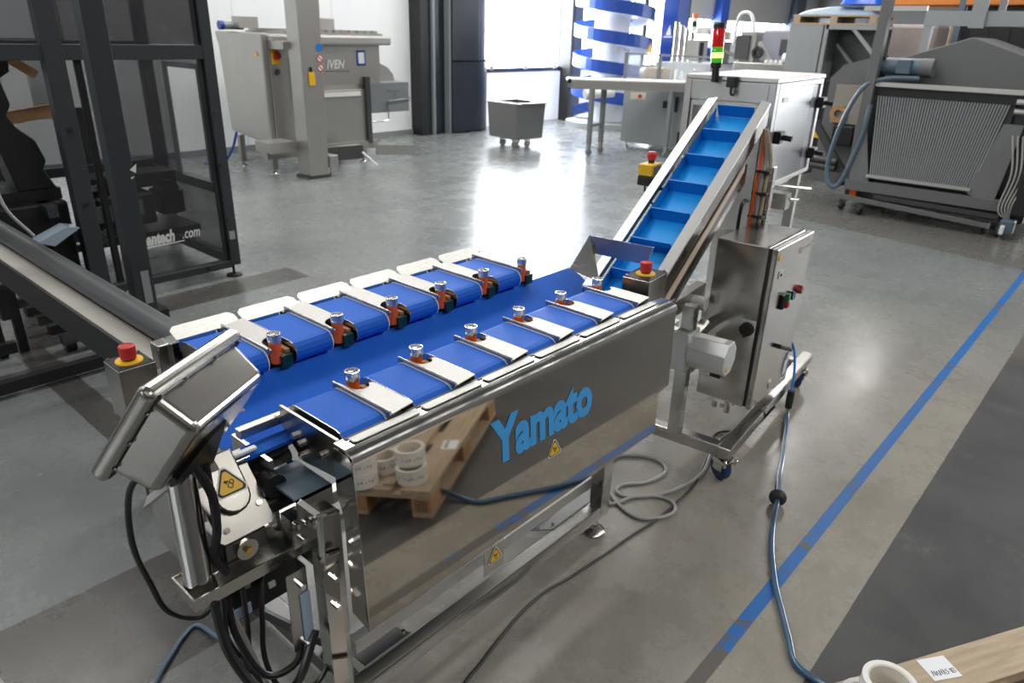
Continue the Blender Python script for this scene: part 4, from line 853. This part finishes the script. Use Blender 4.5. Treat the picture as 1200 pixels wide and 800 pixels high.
b.make('bin_tub', mat('bin_steel', (.27, .27, .265), .4, .8), bn)
rimb = B()
for i in range(4): rimb.beam((*t[i], .805), (*t[(i+1) % 4], .805), .07, .022)
rimb.make('bin_rim', 'satin', bn)
for x, y in ((10.36, 9.14), (10.62, 9.06), (10.44, 9.52), (10.76, 9.45)):
    k = B().box(x-.04, x+.04, y-.04, y+.04, .11, .17).make('caster_fork', 'bright', bn); B().lathe((x, y-.02, .062), (.3, 1, 0), [(.0, 0), (.062, 0), (.062, .04), (0, .04)], 18).make('caster_wheel', 'dull', k)
B().prism([(10.45, 8.982, .25), (10.68, 8.952, .25), (10.68, 8.95, .31), (10.45, 8.98, .31)], (0, -.006, 0)).make('bin_plate', 'satin', bn)

# ------------------------------------------------------------------ take-off table, and what stands behind it
tt = thing('takeoff_table', 'long stainless take-off table on wheeled legs beside the window', 'table conveyor', (11.3, 7.4, 0))
e0, e1_, pd = V((10.45, 8.0, 0)), V((11.95, 6.2, 0)), V((.77, .64, 0))
def quad(o, a, bq, z0, z1): return B().prism([(p.x, p.y, z0) for p in (o, o+a, o+a+bq, o+bq)], (0, 0, z1-z0))
quad(e0, e1_-e0, pd*.55, 1.262, 1.285).make('table_belt', 'white', tt); quad(e0+V((.03, -.03, 0)), (e1_-e0), pd*.03, 1.12, 1.265).make('table_side', 'dull', tt); quad(e0+pd*.52, (e1_-e0), pd*.03, 1.12, 1.265).make('table_side', 'dull', tt)
B().cyl((e0.x, e0.y, 1.25), (e0.x+pd.x*.55, e0.y+pd.y*.55, 1.25), .04, n=14).make('end_roller', 'black', tt)
for x, y in ((10.71, 7.69), (11.14, 7.74), (11.6, 6.65)):
    B().box(x-.035, x+.035, y-.035, y+.035, .20, 1.14).make('table_leg', 'gpaint2', tt)
    k = B().box(x-.03, x+.03, y-.03, y+.03, .08, .20).make('caster_fork', 'dull', tt); B().lathe((x, y-.02, .06), (.5, 1, 0), [(0, 0), (.06, 0), (.06, .04), (0, .04)], 16).make('caster_wheel', 'gpaint2', k)
B().beam((10.71, 7.69, .52), (11.14, 7.74, .52), .04, .05).make('table_stretcher', 'gpaint2', tt)
tb3 = B().prism([(11.08, 7.14, .99), (11.24, 6.95, .99), (11.24, 6.95, 1.10), (11.08, 7.14, 1.10)], (-.03, -.03, 0)).make('switch_box', mat('cream_box', (.6, .58, .5), .5), tt)
B().cyl((11.14, 7.00, 1.045), (11.10, 6.96, 1.045), .03, n=12).make('red_button', 'red', tb3)
uc = thing('machine_base_cabinet', 'grey steel machine cabinet under the window-side take-off table', 'machine', (12.5, 7.2, 0))
B().box(12.05, 12.95, 6.2, 7.92, .12, 1.10).make('cabinet_body', 'gpaint', uc, .01)
for y in (6.4, 7.8): B().cyl((12.1, y, 0), (12.1, y, .12), .03, n=10).make('cabinet_foot', 'bright', uc)
B().box(12.0, 12.05, 6.55, 6.62, .1, .75).make('red_tube', 'red', uc); B().box(12.02, 12.05, 6.75, 6.80, .75, 1.0).make('lock_handle', 'black', uc); B().box(12.03, 12.05, 6.95, 7.05, .80, .92).make('lock_plate', 'black', uc); B().box(11.98, 12.05, 6.5, 6.66, .05, .42).make('black_tube', 'black', uc)
B().cyl((11.6, 8.5, .95), (12.1, 8.2, 1.0), .10, n=14).make('side_motor', 'white', uc)
gd = thing('guarded_packer', 'packing machine with clear guard covers standing behind the take-off table', 'machine', (12.6, 7.2, 0))
B().box(12.15, 12.95, 6.2, 8.05, 1.12, 1.20).make('machine_deck', 'dull', gd)
for y in (8.02, 7.30, 6.25): B().box(12.17, 12.22, y-.025, y+.025, 1.2, 1.69).make('guard_post', 'gpaint2', gd)
B().box(12.17, 12.22, 6.25, 8.02, 1.665, 1.70).make('guard_rail', 'gpaint2', gd)
gb = B(); arc = [(6.3, 1.2), (7.30, 1.2)]+[(7.30-.5+.5*math.cos(k*PI/12)-0, 1.2+.45*math.sin(k*PI/12)) for k in range(1, 7)]+[(6.3, 1.65)]
gb.prism([(12.2, y, z) for y, z in arc], (.01, 0, 0)); gb.make('clear_cover', 'glass', gd); B().box(12.20, 12.21, 7.33, 8.0, 1.22, 1.66).make('clear_cover', 'glass', gd)
B().box(12.5, 12.8, 7.4, 7.85, 1.2, 1.45).make('carton_in_guard', 'carton', gd, .02); B().cyl((12.5, 7.85, 1.35), (12.5, 7.75, 1.35), .10, n=16).make('film_reel', 'white', gd)
for i in range(6): B().box(12.4, 12.5, 6.4+i*.14, 6.46+i*.14, 1.2, 1.38+.04*(i % 3)).make('tool_block', 'dull' if i % 2 else 'bright', gd)
fm = thing('filling_machine', 'stainless filling head machine with vertical tubes and small orange-green beacon', 'machine', (14.6, 8.2, 0))
B().box(14.2, 15.6, 7.4, 8.6, 0, 1.5).make('machine_body', 'gpaint', fm, .01)
for i in range(4): B().cyl((14.5+.14*i, 8.35-.05*i, 1.5), (14.5+.14*i, 8.35-.05*i, 2.28-.06*i), .05, n=12).make('vertical_tube', 'bright', fm)
B().box(14.7, 15.1, 7.9, 8.2, 1.55, 1.95).make('head_block', 'satin', fm, .02); B().box(14.75, 14.83, 7.85, 7.9, 1.5, 1.9).make('slot_gap', 'black', fm)
B().cyl((15.0, 8.0, 2.05), (15.0, 8.0, 2.20), .16, n=18).make('white_hopper', 'white', fm); B().cyl((15.3, 7.7, 1.95), (15.3, 7.7, 2.12), .22, n=18).make('white_hopper', 'satin', fm)
B().box(15.0, 15.6, 7.35, 7.75, 1.5, 1.93).make('dark_drive', 'darksteel', fm, .02); B().box(14.9, 15.1, 7.6, 7.75, 2.15, 2.3).make('black_head', 'black', fm, .03)
bcn = B().cyl((14.68, 8.05, 2.10), (14.68, 8.05, 2.36), .05, n=14).make('beacon_stem', 'white', fm); B().cyl((14.68, 8.05, 2.36), (14.68, 8.05, 2.44), .06, n=14).make('beacon_lens', 'orange', bcn); B().cyl((14.68, 8.05, 2.20), (14.68, 8.05, 2.30), .056, n=14).make('beacon_lens', 'green', bcn)
B().beam((14.9, 7.4, 1.75), (15.4, 6.9, 1.45), .05, .05).make('support_arm', 'dull', fm)

# ------------------------------------------------------------------ blue spiral conveyor by the window
sc = thing('spiral_conveyor', 'blue spiral conveyor winding round a pale column in front of the windows', 'conveyor', (14.7, 10.1, 0))
B().cyl((14.75, 10.15, 0), (14.75, 10.15, 4.2), .40, n=28).make('spiral_column', 'wallw', sc)
for k in range(6):
    rb = B(); rk = B(); rr = .90; n = 36; a00 = math.radians(125)
    P = lambda a, r, z: (14.78+r*math.cos(a), 10.12+r*math.sin(a), z)
    for i in range(n):
        a0, a1 = a00+i*2*PI/n, a00+(i+1)*2*PI/n; za, zb_ = .73+.62*k-.62*i/n, .73+.62*k-.62*(i+1)/n
        if za < .15: continue
        rb.fv([P(a0, rr, za), P(a1, rr, zb_), P(a1, rr, zb_+.26), P(a0, rr, za+.26), P(a0, rr-.02, za), P(a1, rr-.02, zb_), P(a1, rr-.02, zb_+.26), P(a0, rr-.02, za+.26)], [(0, 1, 2, 3), (7, 6, 5, 4), (3, 2, 6, 7), (0, 4, 5, 1)])
        za += .03; zb_ += .03
        rk.fv([P(a0, rr-.03, za), P(a1, rr-.03, zb_), P(a1, .40, zb_), P(a0, .40, za), P(a0, rr-.03, za-.03), P(a1, rr-.03, zb_-.03), P(a1, .40, zb_-.03), P(a0, .40, za-.03)], [(0, 1, 2, 3), (7, 6, 5, 4), (0, 4, 5, 1)])
    rb.make('spiral_guard', 'spiral', sc); rk.make('spiral_track', 'poly', sc)
pst = B().box(15.95, 16.45, 9.2, 9.6, 0, 4.2).make('spiral_post', 'spiral', sc, .01)
B().prism([(15.948, 9.46, 2.02), (15.948, 9.32, 2.02), (15.948, 9.37, 2.24)], (-.004, 0, 0)).prism([(15.948, 9.52, 2.0), (15.948, 9.28, 2.0), (15.948, 9.30, 1.97), (15.948, 9.50, 1.97)], (-.004, 0, 0)).make('white_emblem', 'white', pst)
B().prism([(14.55, 9.062, 1.66), (14.75, 9.05, 1.64), (14.65, 9.05, 1.84)], (0, -.01, 0)).make('warning_mark', 'yellow', sc)
B().cyl((14.75, 10.15, 0), (14.75, 10.15, .12), .95, n=28).make('spiral_base', 'gpaint', sc)

# ------------------------------------------------------------------ line of machines between the spiral and the grey cabinet
dm = thing('drum_packer', 'stainless machine with tinted cover and black handwheel beside the grey cabinet', 'machine', (13, 5.7, 0))
B().box(12.75, 13.6, 5.0, 6.15, 0, 1.62).make('machine_body', 'dull', dm, .02); B().box(12.9, 13.4, 5.25, 5.75, 1.62, 2.15).make('tinted_cover', 'pink', dm, .04)
B().box(12.88, 12.9, 5.27, 5.40, 1.75, 2.0).make('cover_window', 'darksteel', dm); B().box(12.9, 13.4, 5.85, 6.15, 1.62, 2.12).make('grey_housing', 'dull', dm, .02); B().box(12.86, 12.9, 5.95, 6.2, 1.65, 2.05).make('dark_slot', 'darksteel', dm)
B().lathe((12.55, 5.62, 1.78), (-1, .2, 0), [(.05, 0), (.10, 0), (.10, .05), (.05, .05)], 18).make('handwheel', 'black', dm); B().beam((12.6, 5.65, 1.95), (12.6, 5.40, 1.64), .04, .06).make('handwheel_arm', 'satin', dm)
for i in range(4): B().lathe((12.55, 5.45-.08*i, 1.62), (0, 0, 1), [(.03, 0), (.035, .03), (.02, .06), (0, .062)], 12).make('pale_bulb', 'white', dm)
B().tube([(12.9, 6.25, 1.9), (12.8, 6.2, 2.2), (12.7, 6.10, 2.38), (12.7, 5.95, 2.40), (12.7, 5.86, 2.28), (12.75, 5.84, 2.1)], .03, 8).make('white_hose', 'white', dm)
B().cyl((12.75, 4.95, 1.70), (12.75, 5.25, 1.70), .09, n=16).make('white_motor', 'white', dm); B().box(12.7, 12.9, 4.95, 5.2, 1.2, 1.62).make('motor_foot', 'gpaint', dm)
gc = thing('grey_cabinet', 'light grey steel cabinet with open frame bay carrying a wooden pallet', 'cabinet', (12.3, 4.3, 0))
B().box(12.0, 12.7, 4.40, 4.92, 0, 2.22).make('cabinet_side', 'gpaint', gc, .01)
for y in (4.35, 3.60): B().box(12.0, 12.06, y-.03, y+.03, 0, 2.22).make('frame_post', 'gpaint', gc)
B().box(12.0, 12.06, 3.58, 4.36, 2.16, 2.22).make('frame_rail', 'gpaint', gc); B().beam((12.03, 3.97, 2.18), (12.03, 3.58, 1.80), .05, .05).make('frame_brace', 'gpaint', gc); B().beam((12.3, 4.25, 1.95), (12.3, 3.9, 1.60), .04, .04).make('frame_brace', 'gpaint2', gc)
B().box(12.65, 12.7, 3.6, 4.4, .4, 2.2).make('bay_back', 'darksteel', gc); B().box(12.06, 12.65, 3.6, 4.4, 2.18, 2.22).make('bay_top', 'gpaint', gc); B().box(12.1, 12.6, 3.62, 4.38, .3, 1.45).make('bay_drive', 'black', gc, .02)
p2 = thing('top_pallet', 'wooden pallet lying on top of the light grey cabinet', 'pallet', (12.4, 4.27, 2.22))
for i in range(3): B().box(12.0, 12.8, 3.66+.56*i, 3.76+.56*i, 2.245, 2.335).make('pallet_block', 'wood', p2)
for i in range(3): B().box(12.0+.35*i, 12.1+.35*i, 3.64, 4.90, 2.222, 2.245).make('base_board', 'wood', p2)
for i in range(5): B().box(12.0+.17*i, 12.12+.17*i, 3.64, 4.90, 2.335, 2.36).make('deck_board', 'wood', p2)
def bag(name, y0, y1, z0, z1, m, label):
    b = B(); n = 14; vs = []
    for i in range(n+1):
        for j in range(n+1):
            u_, v_ = i/n, j/n; h = (math.sin(PI*u_)*math.sin(PI*v_))**.35
            vs.append((12.02+.74*u_, y0+(y1-y0)*v_, z0+(z1-z0)*h*(.85+.15*math.sin(9*u_+5*v_)*math.cos(7*v_-3*u_))))
    k = len(vs); vs += [(x, y, z0) for x, y, z in vs]
    f = [(i*(n+1)+j, i*(n+1)+j+1, (i+1)*(n+1)+j+1, (i+1)*(n+1)+j) for i in range(n) for j in range(n)]
    f += [tuple(q+k for q in ff[::-1]) for ff in f]
    o = b.fv(vs, f, True).make(name, m, loc=(12.4, (y0+y1)/2, z0)); return tag(o, label, 'bag')
bag('film_bag', 3.70, 4.86, 2.362, 2.50, 'film', 'clear film-wrapped sacks lying on the pallet atop the grey cabinet')
bag('blue_bag', 3.66, 4.25, 2.503, 2.72, 'filmblue', 'blue plastic sack on top of the clear film-wrapped sacks')

# ------------------------------------------------------------------ rod-screen machine at the right
rm = thing('rod_screen_machine', 'big grey machine with sloping screen of vertical rods and a motor on top', 'machine', (10.3, 2.2, 0))
def sx_(z): return 9.8+.12*(1-(z-.45)/.95)*-1+.0
rods = B()
for i in range(46):
    y = 2.80-i*.0305; zt = 1.40
    zb0 = .46 if y > 1.62 else .46
    yb = 2.66-(2.80-y)*.80
    rods.cyl((9.86, y, zt), (9.72, yb, zb0), .0085, n=5, caps=False)
ro = rods.make('screen_rods', 'gpaint', rm); ro['kind'] = 'stuff'
B().prism([(9.95, 2.84, 1.42), (9.95, 1.38, 1.42), (9.80, 1.38, .42), (9.80, 2.70, .42)], (.03, 0, 0)).make('screen_back', 'dgrey2', rm)
B().prism([(9.84, 1.43, 1.20), (9.86, 1.24, 1.20), (9.70, 1.30, .30), (9.70, 1.60, .44)], (.02, 0, 0)).make('side_plate', 'dgrey', rm); B().prism([(9.72, 2.96, 1.05), (9.76, 2.86, 1.15), (9.70, 2.66, .40), (9.68, 2.88, .34)], (.02, 0, 0)).make('side_plate', 'dgrey', rm)
B().beam((9.70, 2.70, .47), (9.70, 1.55, .47), .035, .035).make('lower_bar', 'satin', rm)
B().box(9.66, 9.74, 1.22, 2.92, .28, .40).make('apron', 'dgrey', rm)
B().beam((9.86, 2.92, 1.535), (9.86, 1.18, 1.535), .07, .05).make('top_bar', 'satin', rm); B().box(9.88, 10.0, 1.2, 2.86, 1.40, 1.50).make('top_gap', 'dark', rm)
for z in (1.44, 1.34): B().cyl((9.80, 1.36, z), (9.80, .95, z), .03, n=10).make('cross_tube', 'satin', rm)
B().box(10.0, 11.2, 1.0, 3.0, .40, 1.52).make('machine_body', 'dgrey2', rm)
hood = B().prism([(10.2, 2.98, 1.52), (10.2, 2.98, 1.74), (10.2, 2.02, 2.08), (10.2, 1.10, 1.78), (10.2, 1.10, 1.52)], (1.3, 0, 0)).make('hood', 'dgrey', rm, .01)
B().box(9.78, 9.90, 2.855, 2.965, .3, 2.9).make('frame_post', 'dgrey', rm, .004)
mt_ = B().cyl((10.0, 2.44, 1.735), (10.0, 2.90, 1.735), .10, n=18).make('drive_motor', 'bluegrey', rm); B().cyl((10.0, 2.30, 1.735), (10.0, 2.44, 1.735), .105, n=18).make('motor_fan_cover', 'dgrey', mt_)
B().box(9.87, 9.95, 2.52, 2.68, 1.66, 1.82).make('terminal_box', 'bluegrey', mt_, .01); B().box(9.92, 10.08, 2.84, 2.90, 1.60, 1.85).make('motor_flange', 'dark', mt_)
B().prism([(10.35, 3.60, .20), (10.35, 3.58, 1.55), (10.35, 3.44, 1.72), (10.35, 3.10, 1.82), (10.35, 3.04, 1.55), (10.35, 3.04, .20)], (.05, 0, 0)).make('side_cover', 'dgrey', rm)
B().box(10.28, 10.35, 3.10, 3.46, 1.0, 1.48).make('cover_plate', mat('tan_plate', (.30, .28, .24), .4), rm); B().lathe((10.27, 3.36, 1.12), (-1, 0, 0), [(.05, 0), (.11, 0), (.11, .04), (.05, .04)], 18).make('cover_ring', 'woodb', rm); B().box(10.24, 10.30, 3.12, 3.40, .72, .98).make('side_drive', 'dark', rm, .02)
B().beam((10.0, 3.55, 1.02), (9.95, 3.08, .45), .07, .09).make('diagonal_brace', 'dgrey2', rm)
for z in (.58, .50): B().cyl((9.9, 3.70, z), (9.9, 3.15, z-.03), .045, n=12).make('cross_tube', 'dgrey2', rm)
B().box(9.98, 10.02, 3.46, 3.54, .82, .92).make('yellow_tag', 'yellow', rm)
for (y0, z0, y1, z1, x) in ((3.05, .33, 1.22, .30, 9.74), (2.55, .24, 1.20, .22, 9.66), (3.0, .20, 1.25, .115, 9.60)): B().beam((x, y0, z0), (x, y1, z1), .05, .05).make('base_rail', 'dgrey' if x < 9.65 else 'dgrey2', rm)
B().box(10.0, 11.2, 1.0, 3.0, .12, .40).make('base_pan', 'dark', rm)
B().box(9.72, 9.80, 2.78, 2.86, .20, .30).make('orange_block', 'orange', rm); B().box(9.70, 9.80, 2.48, 2.62, .18, .30).make('black_block', 'black', rm)
for x, y in ((9.75, 2.93), (9.60, 2.66), (9.95, 2.46), (9.70, 1.30), (9.66, 1.16)):
    k = B().box(x-.04, x+.04, y-.03, y+.03, .09, .14).make('caster_fork', 'dgrey2', rm); B().lathe((x, y-.02, .055), (.2, 1, 0), [(0, 0), (.055, 0), (.055, .04), (0, .04)], 16).make('caster_wheel', 'rubber', k)
B().tube([(9.88, 2.40, 1.62), (9.84, 2.75, 1.60), (9.78, 2.98, 1.48), (9.70, 3.12, 1.05), (9.68, 3.18, .55), (9.66, 3.10, .30), (9.68, 2.98, .36), (9.72, 2.86, .9), (9.76, 2.84, 1.3)], .028, 8).make('grey_conduit', 'bluegrey', rm)
for a in range(5): B().tube([(9.72, 1.30-.05*a, 1.1), (9.66, 1.20-.04*a, .7), (9.60, 1.22-.03*a, .32+.02*a), (9.64, 1.10, .20)], .009, 6).make('air_line', 'cabgrey', rm)
B().box(9.55, 9.68, 1.02, 1.16, .06, .22).make('blue_valve', 'bluegrey', rm, .02); B().box(9.50, 9.60, 1.10, 1.14, .06, .16).make('white_valve', 'white', rm, .01); B().box(9.6, 9.8, .8, 1.1, .26, .75).make('air_unit', 'dark', rm, .02)
gf = thing('overhead_frame', 'grey steel gantry frame rising behind the rod-screen machine', 'frame', (11.6, 2.0, 0))
B().box(11.5, 11.6, .6, 2.90, 2.22, 2.40).make('gantry_beam', 'gpaint', gf, .004); B().box(11.46, 11.5, 2.19, 2.36, 2.20, 3.2).make('gantry_post', 'gpaint', gf); B().box(11.62, 11.68, 2.02, 2.10, 2.4, 3.2).make('gantry_post', 'gpaint', gf)
for y in (2.84, .75): B().box(11.5, 11.6, y-.05, y+.05, 0, 2.22).make('gantry_leg', 'gpaint', gf)
B().box(11.5, 11.58, 2.90, 3.70, 2.40, 2.46).make('gantry_rail', 'satin', gf); B().cyl((11.455, 2.27, 2.72), (11.46, 2.27, 2.72), .035, n=14).make('bolt_plate', 'gpaint2', gf)

# ------------------------------------------------------------------ pallet rack far right
rk_ = thing('pallet_rack', 'tall pallet rack with orange beams along the far end of the hall', 'rack', (15.5, 2.6, 0))
for y in (4.7, 3.25, .3):
    for x in (15.0, 16.0): B().box(x, x+.1, y-.05, y+.05, 0, 4.2).make('rack_upright', 'bluegrey', rk_)
for z in (1.30, 2.62):
    for x in (15.0, 16.0):
        for y0, y1 in ((.3, 3.2), (3.3, 4.7)): B().box(x, x+.06, y0, y1, z, z+.13).make('rack_beam', 'orangesteel', rk_)
for z in (1.44, 2.76): B().box(15.0, 16.1, .3, 4.7, z-.02, z).make('rack_shelf', 'wood', rk_)
for i, (y0, y1, z0, z1, m, lb) in enumerate(((3.45, 4.05, 2.76, 3.3, 'orangesteel', 'orange crate on the upper shelf of the far pallet rack'), (1.9, 2.9, 1.44, 1.95, 'carton', 'brown carton on the lower rack shelf behind the gantry beam'), (3.5, 4.4, 1.44, 2.05, 'carton', 'brown carton on the lower rack shelf near the grey cabinet'), (2.15, 3.20, 1.96, 2.60, 'dark', 'black crate on top of a carton on the lower rack shelf'), (3.32, 3.48, 1.44, 2.3, 'carton', 'narrow brown carton wedged by the rack upright'), (.6, 1.6, 1.44, 2.0, 'wood', 'pale wooden crate at the end of the lower rack shelf'))):
    if lb is None: continue
    bx_ = tag(B().box(15.15, 15.95, y0, y1, z0, z1).make('storage_crate' if 'crate' in lb else 'carton', m, loc=(15.5, (y0+y1)/2, z0), bevel=.01), lb, 'crate' if 'crate' in lb else 'carton')
    n_ = B()
    if 'crate' in lb:
        for k in range(4): n_.box(15.135, 15.15, y0+.02+k*(y1-y0-.12)/3, y0+.10+k*(y1-y0-.12)/3, z0+.02, z1-.02)
        n_.make('crate_slat', m, bx_)
    else: n_.box(15.145, 15.15, (y0+y1)/2-.03, (y0+y1)/2+.03, z0, z1).make('packing_tape', 'tapecore', bx_)
fw = thing('wrapped_load', 'plastic-wrapped pale load on a pallet in front of the far rack', 'load', (14.2, 3.6, 0))
B().box(13.8, 14.6, 3.25, 4.15, .14, 2.28).make('wrapped_goods', mat('wrap', (.34, .29, .27), .35, var=.25, vs=4), fw, .05)
for k in range(3): B().box(13.8, 14.6, 3.1+.45*k, 3.2+.45*k, 0, .14).make('pallet_bearer', 'wood', fw)
